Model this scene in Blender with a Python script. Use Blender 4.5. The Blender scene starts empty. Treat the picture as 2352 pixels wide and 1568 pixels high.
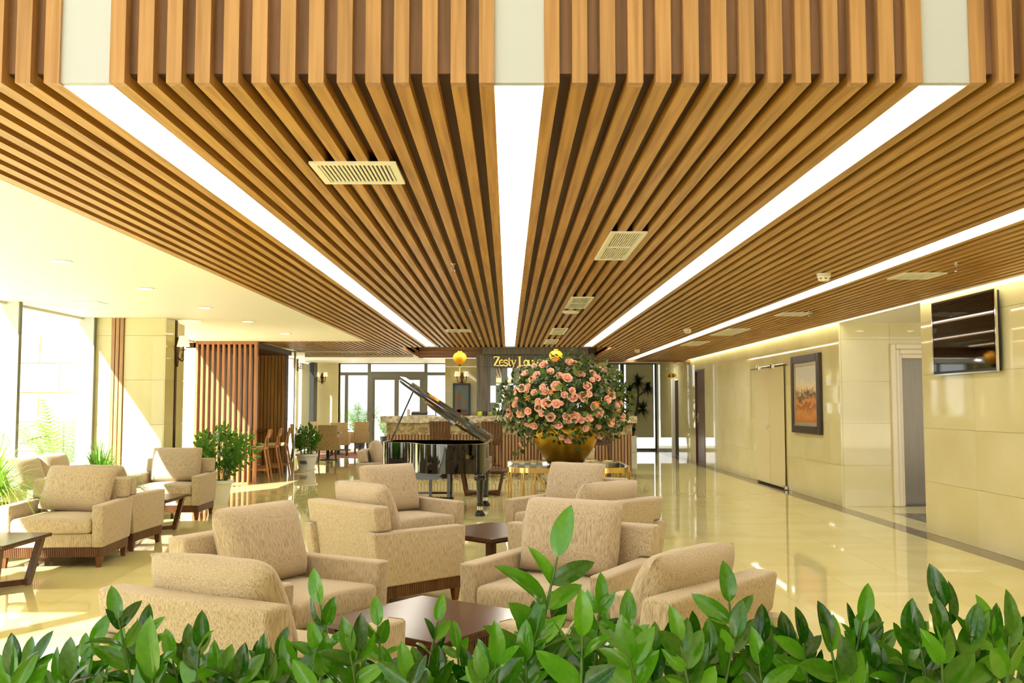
import bpy, bmesh, math, random
from mathutils import Vector, Matrix, Quaternion
random.seed(7)
R = math.radians
sc = bpy.context.scene
col = sc.collection

# ---------------------------------------------------------------- camera
F, CX, CY, HC = 2200.0, 1167.0, 784.0, 1.44          # focal length, principal point in photo pixels; eye height
TH = math.atan(146 / F)
cam = bpy.data.cameras.new('camera')
cam.sensor_width = 36
cam.lens = F / 2352 * 36
cam.shift_x = (1176 - CX) / 2352
cam.clip_start = .05
cam.clip_end = 300
camo = bpy.data.objects.new('camera', cam)
camo.location = (0, 0, HC)
camo.rotation_euler = (math.pi / 2 + TH, 0, 0)
col.objects.link(camo)
sc.camera = camo

# ---------------------------------------------------------------- sky, sun, exposure
w = bpy.data.worlds.new('sky')
sc.world = w
w.use_nodes = True
bg = w.node_tree.nodes['Background']
bg.inputs[0].default_value = (1.0, .99, .97, 1)
bg.inputs[1].default_value = 1.9
sun = bpy.data.lights.new('sun', 'SUN')
sun.energy = 22
sun.angle = R(.6)
sun.color = (1, .97, .9)
suno = bpy.data.objects.new('sun', sun)
suno.rotation_euler = Vector((.70, 1.25, -1)).to_track_quat('-Z', 'Y').to_euler()
suno.location = (-20, -30, 30)
col.objects.link(suno)
vs = sc.view_settings
vs.view_transform = 'Standard'
vs.look = 'None'
vs.gamma = 1
vs.use_curve_mapping = False
vs.exposure = 0.12
sc.cycles.max_bounces = 10
sc.cycles.diffuse_bounces = 5
sc.cycles.glossy_bounces = 5
sc.cycles.transparent_max_bounces = 24
sc.cycles.transmission_bounces = 6
sc.cycles.caustics_reflective = False
sc.cycles.caustics_refractive = False
sc.cycles.sample_clamp_indirect = 6
LAMP = 1.6                                           # common factor for the ceiling light channels

# ---------------------------------------------------------------- helpers
def ray(u, v):
    a, b = (u - CX) / F, -(v - CY) / F
    c, s = math.cos(TH), math.sin(TH)
    return Vector((a, c - b * s, s + b * c))
def onz(u, v, z=0.):
    r = ray(u, v)
    return Vector((0, 0, HC)) + r * ((z - HC) / r.z)
def ony(u, v, y):
    r = ray(u, v)
    return Vector((0, 0, HC)) + r * (y / r.y)

def lin(c):
    f = lambda x: (x / 12.92 if x <= .04045 else ((x + .055) / 1.055) ** 2.4)
    return tuple(f(x / 255) for x in c) + (1,)

MATS = {}
def mat(name, c, rough=.5, metal=0., c2=None, scale=(5, 5, 5), detail=3, lo=.35, hi=.65, bump=0., bscale=None, vary=0.,
        emit=None, estr=0., coat=0., spec=.5, sheen=0., trans=0., dist=0.):
    m = bpy.data.materials.new(name)
    m.use_nodes = True
    nt = m.node_tree
    N, L = nt.nodes, nt.links
    p = N['Principled BSDF']
    p.inputs['Roughness'].default_value = rough
    p.inputs['Metallic'].default_value = metal
    p.inputs['Specular IOR Level'].default_value = spec
    p.inputs['Coat Weight'].default_value = coat
    p.inputs['Coat Roughness'].default_value = .03
    if sheen: p.inputs['Sheen Weight'].default_value = sheen
    if trans: p.inputs['Transmission Weight'].default_value = trans
    p.inputs['Base Color'].default_value = lin(c)
    out = None
    if c2 or bump:
        tc = N.new('ShaderNodeTexCoord')
        mp = N.new('ShaderNodeMapping')
        L.new(tc.outputs['Object'], mp.inputs[0])
        vec = mp.outputs[0]
        if vary:                                        # every copy of a mesh gets its own stretch of grain
            oi = N.new('ShaderNodeObjectInfo')
            mu = N.new('ShaderNodeMath'); mu.operation = 'MULTIPLY'; mu.inputs[1].default_value = 37.
            L.new(oi.outputs['Random'], mu.inputs[0])
            ad = N.new('ShaderNodeVectorMath'); ad.operation = 'ADD'
            L.new(mp.outputs[0], ad.inputs[0]); L.new(mu.outputs[0], ad.inputs[1])
            vec = ad.outputs[0]
        mp.inputs['Scale'].default_value = scale
        nz = N.new('ShaderNodeTexNoise')
        nz.inputs['Scale'].default_value = 1
        nz.inputs['Detail'].default_value = detail
        nz.inputs['Distortion'].default_value = dist
        L.new(vec, nz.inputs['Vector'])
        if c2:
            rp = N.new('ShaderNodeValToRGB')
            rp.color_ramp.elements[0].position = lo
            rp.color_ramp.elements[1].position = hi
            rp.color_ramp.elements[0].color = lin(c)
            rp.color_ramp.elements[1].color = lin(c2)
            L.new(nz.outputs[0], rp.inputs[0])
            out = rp.outputs[0]
        if bump:
            b = N.new('ShaderNodeBump')
            b.inputs['Strength'].default_value = bump
            b.inputs['Distance'].default_value = .01
            src = nz
            if bscale:
                mp2 = N.new('ShaderNodeMapping'); mp2.inputs['Scale'].default_value = bscale
                L.new(tc.outputs['Object'], mp2.inputs[0])
                src = N.new('ShaderNodeTexNoise'); src.inputs['Scale'].default_value = 1; src.inputs['Detail'].default_value = 3
                L.new(mp2.outputs[0], src.inputs['Vector'])
            L.new(src.outputs[0], b.inputs['Height'])
            L.new(b.outputs[0], p.inputs['Normal'])
    if vary:
        oi2 = N.new('ShaderNodeObjectInfo')
        hs = N.new('ShaderNodeHueSaturation')
        mr = N.new('ShaderNodeMapRange')
        mr.inputs['To Min'].default_value = 1 - vary
        mr.inputs['To Max'].default_value = 1 + vary
        L.new(oi2.outputs['Random'], mr.inputs[0])
        L.new(mr.outputs[0], hs.inputs['Value'])
        if out: L.new(out, hs.inputs['Color'])
        else: hs.inputs['Color'].default_value = lin(c)
        out = hs.outputs[0]
    if out: L.new(out, p.inputs['Base Color'])
    if emit:
        p.inputs['Emission Color'].default_value = lin(emit)
        p.inputs['Emission Strength'].default_value = estr
    MATS[name] = m
    return m

def leafmat(name, ca, cb, rough=.3, trans=.25, nscale=9):
    """leaf: colour varies from leaf to leaf and over the blade, part of the light shines through"""
    m = mat(name, ca, rough, spec=.55)
    nt = m.node_tree; N, L = nt.nodes, nt.links
    p = N['Principled BSDF']
    oi = N.new('ShaderNodeObjectInfo'); tc = N.new('ShaderNodeTexCoord')
    nz = N.new('ShaderNodeTexNoise'); nz.inputs['Scale'].default_value = nscale
    L.new(tc.outputs['Object'], nz.inputs['Vector'])
    ad = N.new('ShaderNodeMath'); ad.operation = 'MULTIPLY_ADD'; ad.inputs[1].default_value = .75
    L.new(oi.outputs['Random'], ad.inputs[0])
    mu = N.new('ShaderNodeMath'); mu.operation = 'MULTIPLY'; mu.inputs[1].default_value = .35
    L.new(nz.outputs[0], mu.inputs[0]); L.new(mu.outputs[0], ad.inputs[2])
    rp = N.new('ShaderNodeValToRGB')
    rp.color_ramp.elements[0].color = lin(ca); rp.color_ramp.elements[1].color = lin(cb)
    rp.color_ramp.elements[0].position = .15
    L.new(ad.outputs[0], rp.inputs[0]); L.new(rp.outputs[0], p.inputs['Base Color'])
    t = N.new('ShaderNodeBsdfTranslucent'); L.new(rp.outputs[0], t.inputs[0])
    mx = N.new('ShaderNodeMixShader'); mx.inputs[0].default_value = trans
    o = N['Material Output']
    L.new(p.outputs[0], mx.inputs[1]); L.new(t.outputs[0], mx.inputs[2]); L.new(mx.outputs[0], o.inputs[0])
    return m

def glassmat(name, tint=(1, 1, 1), f=1.0):
    m = bpy.data.materials.new(name); m.use_nodes = True
    nt = m.node_tree; N, L = nt.nodes, nt.links
    N.remove(N['Principled BSDF'])
    t = N.new('ShaderNodeBsdfTransparent'); t.inputs[0].default_value = (*tint, 1)
    g = N.new('ShaderNodeBsdfGlossy'); g.inputs['Roughness'].default_value = .0
    fr = N.new('ShaderNodeLayerWeight'); fr.inputs[0].default_value = .5
    pw_ = N.new('ShaderNodeMath'); pw_.operation = 'POWER'; pw_.inputs[1].default_value = 5
    mu = N.new('ShaderNodeMath'); mu.operation = 'MULTIPLY_ADD'; mu.inputs[1].default_value = .9 * f; mu.inputs[2].default_value = .04 * f
    mx = N.new('ShaderNodeMixShader')
    L.new(fr.outputs['Facing'], pw_.inputs[0]); L.new(pw_.outputs[0], mu.inputs[0]); L.new(mu.outputs[0], mx.inputs[0])
    L.new(t.outputs[0], mx.inputs[1]); L.new(g.outputs[0], mx.inputs[2]); L.new(mx.outputs[0], N['Material Output'].inputs[0])
    MATS[name] = m
    return m

class MB:
    """collects shapes and links them as one mesh object"""
    def __init__(s): s.bm = bmesh.new()
    def _new(s, n0): 
        s.bm.verts.ensure_lookup_table()
        return [s.bm.verts[i] for i in range(n0, len(s.bm.verts))]
    def box(s, x0, x1, y0, y1, z0, z1, bev=0, seg=2, f=None):
        n0 = len(s.bm.verts)
        v = [s.bm.verts.new(p) for p in ((x0, y0, z0), (x1, y0, z0), (x1, y1, z0), (x0, y1, z0), (x0, y0, z1), (x1, y0, z1), (x1, y1, z1), (x0, y1, z1))]
        fs = [s.bm.faces.new([v[i] for i in q]) for q in ((3, 2, 1, 0), (4, 5, 6, 7), (0, 1, 5, 4), (1, 2, 6, 5), (2, 3, 7, 6), (3, 0, 4, 7))]
        if bev:
            bmesh.ops.bevel(s.bm, geom=list({e for q in fs for e in q.edges}), offset=bev, segments=seg, profile=.5, affect='EDGES')
        if f:
            for q in s._new(n0): q.co = f(q.co)
        return s
    def prism(s, poly, h0, h1, axis='z', bev=0, seg=2, f=None):
        """poly: 2-d outline; axis z: (x,y), x: (y,z), y: (x,z)"""
        n0 = len(s.bm.verts)
        g = {'z': lambda a, b, h: (a, b, h), 'x': lambda a, b, h: (h, a, b), 'y': lambda a, b, h: (a, h, b)}[axis]
        A = [s.bm.verts.new(g(a, b, h0)) for a, b in poly]; Bv = [s.bm.verts.new(g(a, b, h1)) for a, b in poly]
        n = len(poly)
        fs = [s.bm.faces.new(A[::-1]), s.bm.faces.new(Bv)] + [s.bm.faces.new((A[i], A[(i + 1) % n], Bv[(i + 1) % n], Bv[i])) for i in range(n)]
        bmesh.ops.recalc_face_normals(s.bm, faces=fs)
        if bev:
            bmesh.ops.bevel(s.bm, geom=list({e for q in fs for e in q.edges}), offset=bev, segments=seg, profile=.5, affect='EDGES')
        if f:
            for q in s._new(n0): q.co = f(q.co)
        return s
    def tube(s, pts, r, n=8):
        pts = [Vector(p) for p in pts]
        rs = r if isinstance(r, (list, tuple)) else [r] * len(pts)
        rings, up = [], None
        for i, p in enumerate(pts):
            t = (pts[min(i + 1, len(pts) - 1)] - pts[max(i - 1, 0)]).normalized()
            if up is None: up = t.orthogonal().normalized()
            up = (up - t * up.dot(t)).normalized()
            b = t.cross(up)
            rings.append([s.bm.verts.new(p + (up * math.cos(2 * math.pi * k / n) + b * math.sin(2 * math.pi * k / n)) * rs[i]) for k in range(n)])
        for a, c in zip(rings, rings[1:]):
            for k in range(n): s.bm.faces.new((a[k], a[(k + 1) % n], c[(k + 1) % n], c[k]))
        s.bm.faces.new(rings[0][::-1]); s.bm.faces.new(rings[-1])
        return s
    def bar(s, a, b, wx, wy):
        """square bar between two points"""
        a, b = Vector(a), Vector(b); t = (b - a).normalized()
        u = Vector((0, 0, 1)) if abs(t.z) < .9 else Vector((0, 1, 0))
        x = t.cross(u).normalized(); y = x.cross(t)
        c = [(-1, -1), (1, -1), (1, 1), (-1, 1)]
        A = [s.bm.verts.new(a + x * i * wx / 2 + y * j * wy / 2) for i, j in c]; Bv = [s.bm.verts.new(b + x * i * wx / 2 + y * j * wy / 2) for i, j in c]
        fs = [s.bm.faces.new(A[::-1]), s.bm.faces.new(Bv)] + [s.bm.faces.new((A[i], A[(i + 1) % 4], Bv[(i + 1) % 4], Bv[i])) for i in range(4)]
        bmesh.ops.recalc_face_normals(s.bm, faces=fs)
        return s
    def lathe(s, prof, n=24, c=(0, 0), rib=0, rn=8):
        rings = []
        for r, z in prof:
            rings.append([s.bm.verts.new((c[0] + max(r, 1e-4) * (1 - rib * abs(math.sin(rn * math.pi * k / n))) * math.cos(2 * math.pi * k / n), c[1] + max(r, 1e-4) * (1 - rib * abs(math.sin(rn * math.pi * k / n))) * math.sin(2 * math.pi * k / n), z)) for k in range(n)])
        for a, b in zip(rings, rings[1:]):
            for k in range(n): s.bm.faces.new((a[k], a[(k + 1) % n], b[(k + 1) % n], b[k]))
        s.bm.faces.new(rings[0][::-1]); s.bm.faces.new(rings[-1])
        return s
    def mesh(s, name, m, smooth=0):
        me = bpy.data.meshes.new(name)
        s.bm.to_mesh(me); s.bm.free()
        if m: me.materials.append(m)
        if smooth:
            me.shade_smooth()
            me.set_sharp_from_angle(angle=R(smooth))
        return me
    def obj(s, name, m, parent=None, smooth=0, loc=None, rot=None, label=None):
        return link(name, s.mesh(name, m, smooth), parent, loc, rot, label)

def link(name, me, parent=None, loc=None, rot=None, label=None, mw=None):
    o = bpy.data.objects.new(name, me)
    col.objects.link(o)
    o.parent = parent
    if mw is not None: o.matrix_local = mw
    else:
        if loc: o.location = loc
        if rot: o.rotation_euler = rot
    if label: o['label'] = label
    return o
def tag(o, label, cat, group=None):
    o['label'] = label; o['category'] = cat
    if group: o['group'] = group
    return o
def thing(name, label, cat, loc=(0, 0, 0), rz=0, group=None):
    o = bpy.data.objects.new(name, None)
    o.empty_display_size = .1
    col.objects.link(o)
    o.location = loc; o.rotation_euler = (0, 0, rz)
    return tag(o, label, cat, group)
def struct(o):
    o['kind'] = 'structure'
    return o
def stuff(o):
    o['kind'] = 'stuff'
    return o
def copy_tree(o, parent=None):
    c = o.copy(); col.objects.link(c); c.parent = parent
    for ch in list(o.children): copy_tree(ch, c)
    return c
def place(proto, loc, rz, label, group=None, used=set()):
    """the first time the prototype itself, then copies of it and of all its parts"""
    if proto.name in used: o = copy_tree(proto)
    else: used.add(proto.name); o = proto
    o.location = loc; o.rotation_euler = (0, 0, rz); o['label'] = label
    if group: o['group'] = group
    return o
def face(dx, dy): return math.atan2(dx, -dy)            # rotation of a thing built with its front towards -Y
def cuts(a0, a1, step, off):
    """[a0,a1] cut at off + k*step"""
    k = math.ceil((a0 - off) / step + 1e-6); e = [a0]
    while off + k * step < a1 - 1e-4:
        if off + k * step > a0 + 1e-4: e.append(off + k * step)
        k += 1
    e.append(a1)
    return list(zip(e, e[1:]))
BOXES = {}
def piece(name, m, parent, x0, x1, y0, y1, z0, z1, bev=0.):
    """a box-shaped piece; alike pieces share their mesh"""
    d = (round(x1 - x0, 4), round(y1 - y0, 4), round(z1 - z0, 4), m.name, bev, name)
    if d not in BOXES:
        a, b, c = d[0] / 2, d[1] / 2, d[2] / 2
        BOXES[d] = MB().box(-a, a, -b, b, -c, c, bev, 1).mesh(name, m)
    o = link(name, BOXES[d], parent)
    o.location = ((x0 + x1) / 2, (y0 + y1) / 2, (z0 + z1) / 2)
    return o

# ---------------------------------------------------------------- materials
wood = mat('slat_wood', (188, 143, 70), .4, c2=(152, 107, 44), scale=(38, 1.4, 38), detail=4, lo=.38, hi=.68, vary=.09, bump=.05)
screenwood = mat('screen_wood', (176, 120, 72), .42, c2=(146, 92, 50), scale=(38, 38, 1.4), detail=4, lo=.38, hi=.68, vary=.09)
woodv = mat('slat_wood_upright', (182, 141, 96), .4, c2=(152, 112, 70), scale=(38, 38, 1.4), detail=4, lo=.38, hi=.68, vary=.09, bump=.05)
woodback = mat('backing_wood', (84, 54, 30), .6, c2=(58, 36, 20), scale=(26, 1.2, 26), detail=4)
woodbackv = mat('backing_wood_upright', (142, 106, 84), .5, c2=(104, 74, 56), scale=(26, 26, 1.2), detail=5)
fascia = mat('fascia_wood', (172, 118, 66), .4, c2=(140, 90, 46), scale=(1.4, 30, 30), detail=4)
darkwood = mat('dark_wood', (84, 50, 30), .2, c2=(60, 34, 20), scale=(2, 30, 30), detail=4, bump=.03)
darkwoodv = mat('dark_wood_upright', (96, 60, 34), .35, c2=(66, 38, 22), scale=(30, 30, 2), detail=4)
oak = mat('chair_oak', (188, 138, 84), .4, c2=(160, 108, 60), scale=(30, 30, 2.5), detail=4)
panelwood = mat('panel_wood', (176, 134, 76), .5, c2=(146, 106, 54), scale=(30, 30, 1.5), detail=4, vary=.1)
white = mat('white_plaster', (244, 240, 226), .55)
whitepanel = mat('white_panel', (188, 196, 214), .4)
marble = mat('beige_marble', (226, 218, 172), .035, c2=(215, 204, 150), scale=(1.3, 1.3, 1.3), detail=6, lo=.3, hi=.75, vary=.025, bump=.015, bscale=(3, 3, 3))
floorm = mat('floor_tile', (220, 210, 154), .025, c2=(208, 196, 132), scale=(.5, 2.2, 1), detail=6, lo=.3, hi=.75, vary=.02, bump=.012, bscale=(2.2, 2.2, 2.2))
grout = mat('grout', (190, 172, 130), .5)
darkmarble = mat('brown_marble', (134, 116, 88), .06, c2=(78, 64, 46), scale=(9, 4, 4), detail=8, lo=.35, hi=.6, dist=1.5)
frame_m = mat('architrave_marble', (236, 226, 196), .2)
fabric = mat('beige_fabric', (198, 181, 154), .85, c2=(138, 117, 93), scale=(420, 420, 24), detail=3, lo=.42, hi=.68, bump=.16, sheen=.2)
fabric2 = mat('tan_fabric', (190, 168, 124), .85, c2=(160, 136, 96), scale=(120, 120, 30), detail=2, bump=.2)
steel = mat('steel', (104, 97, 82), .26, 1., c2=(98, 91, 76), scale=(120, 120, 2))
chrome = mat('chrome', (225, 225, 225), .08, 1.)
gold = mat('gold', (214, 174, 62), .36, 1., c2=(186, 146, 46), scale=(6, 6, 6), detail=5, bump=.06)
brass = mat('brass', (232, 200, 120), .18, 1.)
bronze = mat('bronze', (92, 66, 38), .4, .8)
blackgloss = mat('black_lacquer', (6, 6, 7), .04, spec=.6, coat=.5)
black = mat('black', (14, 14, 14), .45)
screen = mat('screen_glass', (4, 4, 5), .03, spec=.6)
mullion = mat('window_metal', (118, 118, 108), .4, .3)
mulldark = mat('window_metal_dark', (40, 42, 42), .35, .3)
mulllight = mat('fin_metal', (206, 204, 194), .5)
glass = glassmat('window_glass', (.97, .985, .98), .8)
tableglass = glassmat('table_glass', (.86, .86, .76), 1.6)
blind = leafmat('roller_blind', (186, 182, 152), (186, 182, 152), .8, .3)
whiteglaze = mat('white_glaze', (236, 236, 228), .15)
bluepaint = mat('blue_motif', (70, 84, 130), .3)
terracotta = mat('terracotta', (206, 150, 74), .6)
soil = mat('soil', (44, 32, 24), .95)
vent_m = mat('vent_white', (238, 234, 214), .4)
shade_m = mat('lamp_shade', (248, 242, 224), .7, emit=(255, 240, 205), estr=.6)
lightpanel = mat('light_panel', (250, 250, 250), .4, emit=(255, 252, 238), estr=6.5 * LAMP)
cove_m = mat('cove_light', (250, 250, 250), .4, emit=(255, 250, 234), estr=5.5 * LAMP)
down_m = mat('downlight_lens', (250, 250, 250), .4, emit=(255, 246, 220), estr=14)
greyplank = mat('grey_plank', (122, 116, 104), .55, c2=(94, 88, 78), scale=(22, 22, 1.5), detail=4)
mirror = mat('mirror', (235, 238, 238), .02, 1.)
greytile = mat('grey_tile', (118, 126, 122), .3)
stone = mat('rough_stone', (196, 182, 140), .7, c2=(140, 122, 82), scale=(9, 9, 9), detail=6, lo=.35, hi=.62, bump=.9, bscale=(26, 26, 26))
marbletop = mat('marble_top', (214, 202, 166), .12, c2=(128, 112, 76), scale=(12, 12, 16), detail=8, lo=.35, hi=.68)
rug_m = mat('rug', (150, 100, 82), .95, c2=(124, 78, 64), scale=(20, 20, 20))
lantern_m = mat('lantern_silk', (242, 166, 12), .6, emit=(255, 170, 16), estr=.06)
tassel_m = mat('tassel', (238, 206, 20), .7)
paleglass = mat('painted_glass', (224, 212, 168), .04)
leaf_zz = leafmat('zz_leaf', (16, 64, 10), (92, 160, 28), .13, .18)
leaf_bush = leafmat('bush_leaf', (36, 92, 22), (120, 176, 54), .25, .3)
leaf_rose = leafmat('rose_leaf', (36, 62, 20), (120, 146, 48), .4, .2)
leaf_grass = leafmat('grass_blade', (96, 156, 44), (170, 206, 84), .45, .35, 3)
leaf_dark = leafmat('dracaena_leaf', (16, 32, 18), (34, 58, 32), .35, .1, 3)
leaf_palm = leafmat('palm_leaf', (80, 140, 50), (140, 180, 80), .5, .3, 3)
stem_m = mat('stem', (74, 110, 48), .5)
bark = mat('bark', (92, 78, 58), .8, c2=(64, 54, 40), scale=(20, 20, 8))
petal = mat('rose_petal', (250, 200, 176), .6, vary=.08)
petal2 = mat('lily_petal', (238, 160, 60), .6)
stonewall = mat('garden_stone', (226, 206, 164), .8, c2=(196, 170, 124), scale=(3, 3, 6), detail=4)
paving = mat('paving', (226, 220, 206), .8)
# ================================================================ the setting
ZC = 2.62                                                # underside of the slats and of the plain ceiling
YF = 3.445                                               # face of the bulkhead
XR = 4.755                                               # right wall
# ---- floor
floor = struct(MB().box(-6.4, 8.5, -6, 31, -.12, -.004).obj('floor', grout))
far = MB()
cells = []
for x0, x1 in cuts(-5.85, 4.51, .6, 4.51):
    for y0, y1 in cuts(-5.9, 30.9, 1.2, .3):
        cells.append((x0, x1, y0, y1))
def incam(x, y): return y > 2.8 and abs(x) < .56 * y + .7
near = sorted([c for c in cells if incam((c[0] + c[1]) / 2, c[3])], key=lambda c: c[2])[:300]
g = .0012
for x0, x1, y0, y1 in cells:
    if (x0, x1, y0, y1) in near: piece('floor_tile', floorm, floor, x0 + g, x1 - g, y0 + g, y1 - g, -.006, 0)
    else: far.box(x0 + g, x1 - g, y0 + g, y1 - g, -.006, 0)
for y0, y1 in cuts(11., 13.75, 1.2, .3): far.box(XR + g, 5.13 - g, y0 + g, y1 - g, -.006, 0)
far.box(5.13 + g, 8.4, 12.9 + g, 13.75, -.006, 0)
stuff(far.obj('far_tile_field', floorm, floor))
for y0, y1 in cuts(-5.9, 30.9, 1.2, .3):
    if y1 > 3: piece('border_strip', darkmarble, floor, 4.51 + g, XR, y0 + g, y1 - g, -.006, 0)
piece('lobby_border', darkmarble, floor, 5.13, 8.4, 11., 12.9, -.006, 0)

# ---- walls on the right, clad in 1.2 x 0.6 m marble slabs
def clad(parent, plane, c, a0, a1, z0, z1, off, sgn):
    """marble slabs on plane x=c or y=c; sgn: side they stand out to"""
    g = .0015
    for p, q in cuts(a0, a1, 1.2, off):
        for s, t in cuts(z0, z1, .6, -.02):
            lo, hi = sorted((c, c + sgn * .012))
            if plane == 'x': piece('wall_slab', marble, parent, lo, hi, p + g, q - g, s + g, t - g)
            else: piece('wall_slab', marble, parent, p + g, q - g, lo, hi, s + g, t - g)
wr = struct(MB().box(XR + .012, XR + .3, -6, 10.99, 0, 5.6).obj('wall_right', grout))
clad(wr, 'x', XR + .012, 5.0, 10.99, 0, 2.78, 10.99, -1)
piece('wall_end_slab', marble, wr, XR, XR + .3, 10.99, 11., 0, 2.78)
wl = struct(MB().box(XR + .02, 5.486, 13.762, 14.1, 0, 2.78).box(5.486, 8.5, 13.762, 14.1, 2.315, 2.78).box(6.72, 8.5, 13.762, 14.1, 0, 2.315).obj('wall_lobby', grout))
clad(wl, 'y', 13.762, XR, 5.486, 0, 2.64, 5.486 + .5, -1)
clad(wl, 'y', 13.762, 5.486, 8.4, 2.315, 2.64, 5.486 + .5, -1)
clad(wl, 'y', 13.762, 6.72, 8.4, 0, 2.315, 5.486 + .5, -1)
wf = MB()
segs = [(13.76, 23.2, 0), (23.2, 24.35, 2.32), (24.35, 26.8, 0), (26.8, 27.55, 2.2), (27.55, 30.9, 0)]
for a, b, zb in segs: wf.box(XR + .012, XR + .3, a, b, zb, 2.8)
wfo = struct(wf.obj('wall_right', grout))
for a, b, zb in segs: clad(wfo, 'x', XR + .012, a, b, zb, 2.78, 13.76 + .45, -1)
struct(MB().box(8.4, 8.5, 10.9, 13.8, 0, 2.8).obj('wall_lobby', marble))

# ---- ceilings
YE, YL, YR = 19.53, 22.6, 25.0                           # far ends of the slats: centre, left, right
sun_block_roof = struct(MB().box(-5.86, 8.6, YF + .2, 17.9, 3.1, 3.3).box(-6.5, 8.6, 17.9, 31.2, 3.1, 3.3).box(-5.86, 8.6, -6, YF + .3, 5.5, 5.7).obj('ceiling', white))  # unseen slab over the ceilings, added to block sun and light leaks
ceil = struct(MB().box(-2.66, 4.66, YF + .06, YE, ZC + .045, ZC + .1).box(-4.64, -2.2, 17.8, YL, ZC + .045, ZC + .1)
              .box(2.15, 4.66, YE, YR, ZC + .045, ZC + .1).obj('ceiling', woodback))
bulk = struct(MB().box(-5.8, 4.76, YF + .045, YF + .2, ZC + .05, 5.5).obj('wall_front', woodbackv))
soff = struct(MB().box(-5.8, -2.66, YF + .05, 17.76, ZC, ZC + .2).obj('ceiling', white, label='plain white ceiling beside the glass front'))
struct(MB().box(XR, 8.5, 10.99, 13.8, ZC, ZC + .1).obj('ceiling', white))
struct(MB().box(-6.4, -2.2, YL, 31, 2.78, 2.9).box(-2.2, 2.15, 23.7, 31, 2.78, 2.9).box(2.15, XR, YR, 31, 2.78, 2.9).obj('ceiling', white))
PITCH = .1026
def slats(x0, x1, n, ends, bulkhead=True, y0=YF + .05):
    for k in range(n):
        a = x0 + k * (x1 - x0 - .056) / (n - 1)
        piece('slat', wood, ceil, a, a + .056, y0, ends(a), ZC, ZC + .05)
        if bulkhead: piece('bulkhead_slat', woodv, bulk, a, a + .056, YF, YF + .0495, ZC, 5.5)
slats(-2.654, -1.649, 10, lambda a: YE if a > -2.25 else YL)
slats(-1.465, -.051, 14, lambda a: YE)
slats(.133, 1.523, 14, lambda a: YE)
slats(1.699, 3.1, 14, lambda a: YE if a < 2.12 else YR)
slats(3.29, 4.66, 14, lambda a: YR)
slats(-4.6, -2.7, 19, lambda a: YL, False, 17.8)
# luminous channels between the slat fields and the plain white faces above them on the bulkhead
for x0, x1, e, lab in ((-1.649, -1.465, YE, 'leftmost'), (-.051, .133, YE, 'middle'), (1.523, 1.699, YE, 'right of the middle'), (3.1, 3.29, YR, 'rightmost')):
    t = thing('light_channel', 'luminous strip in the slatted ceiling, ' + {'leftmost': 'the leftmost long one', 'middle': 'running straight down the middle', 'right of the middle': 'first one right of the middle', 'rightmost': 'second one right of the middle'}[lab], 'ceiling light', (0, 0, 0), 0, 'luminous ceiling strips')
    MB().box(x0, x1, YF + .03, e, ZC + .02, ZC + .045).obj('diffuser', lightpanel, t)
    MB().box(x0, x1, YF + .012, YF + .045, ZC + .004, 5.5).obj('upright_panel', whitepanel, bulk)
t = tag(MB().box(4.675, 4.752, YF + .3, YR, 2.7, 2.72).obj('cove_light', cove_m), 'bright cove light strip running along the top of the marble wall', 'ceiling light')
struct(MB().box(4.655, 4.67, YF + .06, YR, ZC - .005, 2.8).box(4.65, XR + .3, YF + .06, YR, 2.75, 2.8).obj('trim_1', white))
# raised coffer over the bar
struct(MB().box(-2.25, 2.2, YE, 23.7, 3.02, 3.1).obj('ceiling', white))
cf = struct(MB().box(-2.25, -2.2, YE, 23.7, ZC + .0, 3.05).box(2.15, 2.2, YE, 23.7, ZC, 3.05).obj('trim_2', fascia))
for z0, z1, d in ((2.6, 2.68, .0), (2.685, 2.75, .03), (2.755, 3.05, .06)):
    piece('fascia_board', fascia, cf, -2.2, 2.15, 23.6 + d, 23.7, z0, z1)
struct(MB().box(-2.25, 2.2, YE - .02, YE + .01, ZC - .002, ZC + .1).obj('trim_3', mulldark))
lf = struct(MB().box(-4.66, -2.66, 17.74, 17.8, ZC - .01, ZC + .12).obj('trim_4', fascia))
piece('fascia_strip', fascia, lf, -4.66, -2.66, 17.72, 17.74, ZC + .005, ZC + .06)
struct(MB().box(-6.0, -4.64, 17.8, 20.5, 2.5, 2.6).obj('ceiling', woodback))
struct(MB().box(2.2, XR, YR, YR + .1, 2.56, 2.8).obj('trim_5', fascia))
struct(MB().box(2.2, XR, YR - .02, YR, ZC + .0, ZC + .035).obj('trim_6', white))
struct(MB().box(-4.8, -2.25, YL, YL + .1, 2.57, 2.9).obj('trim_7', white))

# ---- glass front on the left, glass behind the camera
def bay(n, x, y0, y1, z1, fin=True, depth=.17, m=None):
    """one glazed bay of a wall x = const with its fin on the far side"""
    o = MB().box(x - .04, x + .02, y0, y1, 0, .06).box(x - .04, x + .02, y0, y1, z1 - .03, z1)
    w = struct(o.obj('window_%d' % n, mulllight))
    MB().box(x - .012, x - .004, y0, y1, .06, z1 - .03).obj('glass_pane', glass, w)
    if fin:
        MB().box(x - .04, x + depth - .012, y1 - .03, y1 + .03, 0, z1).obj('fin', mulllight, w)
        MB().box(x + depth - .012, x + depth, y1 - .032, y1 + .032, 0, z1).obj('fin_shade_edge', mullion, w)  # shade on the fin's narrow room side, put into a greyer metal
    return w
ys = [-6, -4.1, -2.2, -.3, 1.6, YF]
for i in range(5): bay(i + 1, -5.78, ys[i], ys[i + 1], 5.5)
for i, (a, b) in enumerate(((YF, 5.3), (5.3, 7.2), (7.2, 9.1), (9.1, 10.93), (10.93, 12.92))): bay(6 + i, -5.76, a, b, ZC, True, .18)
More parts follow.
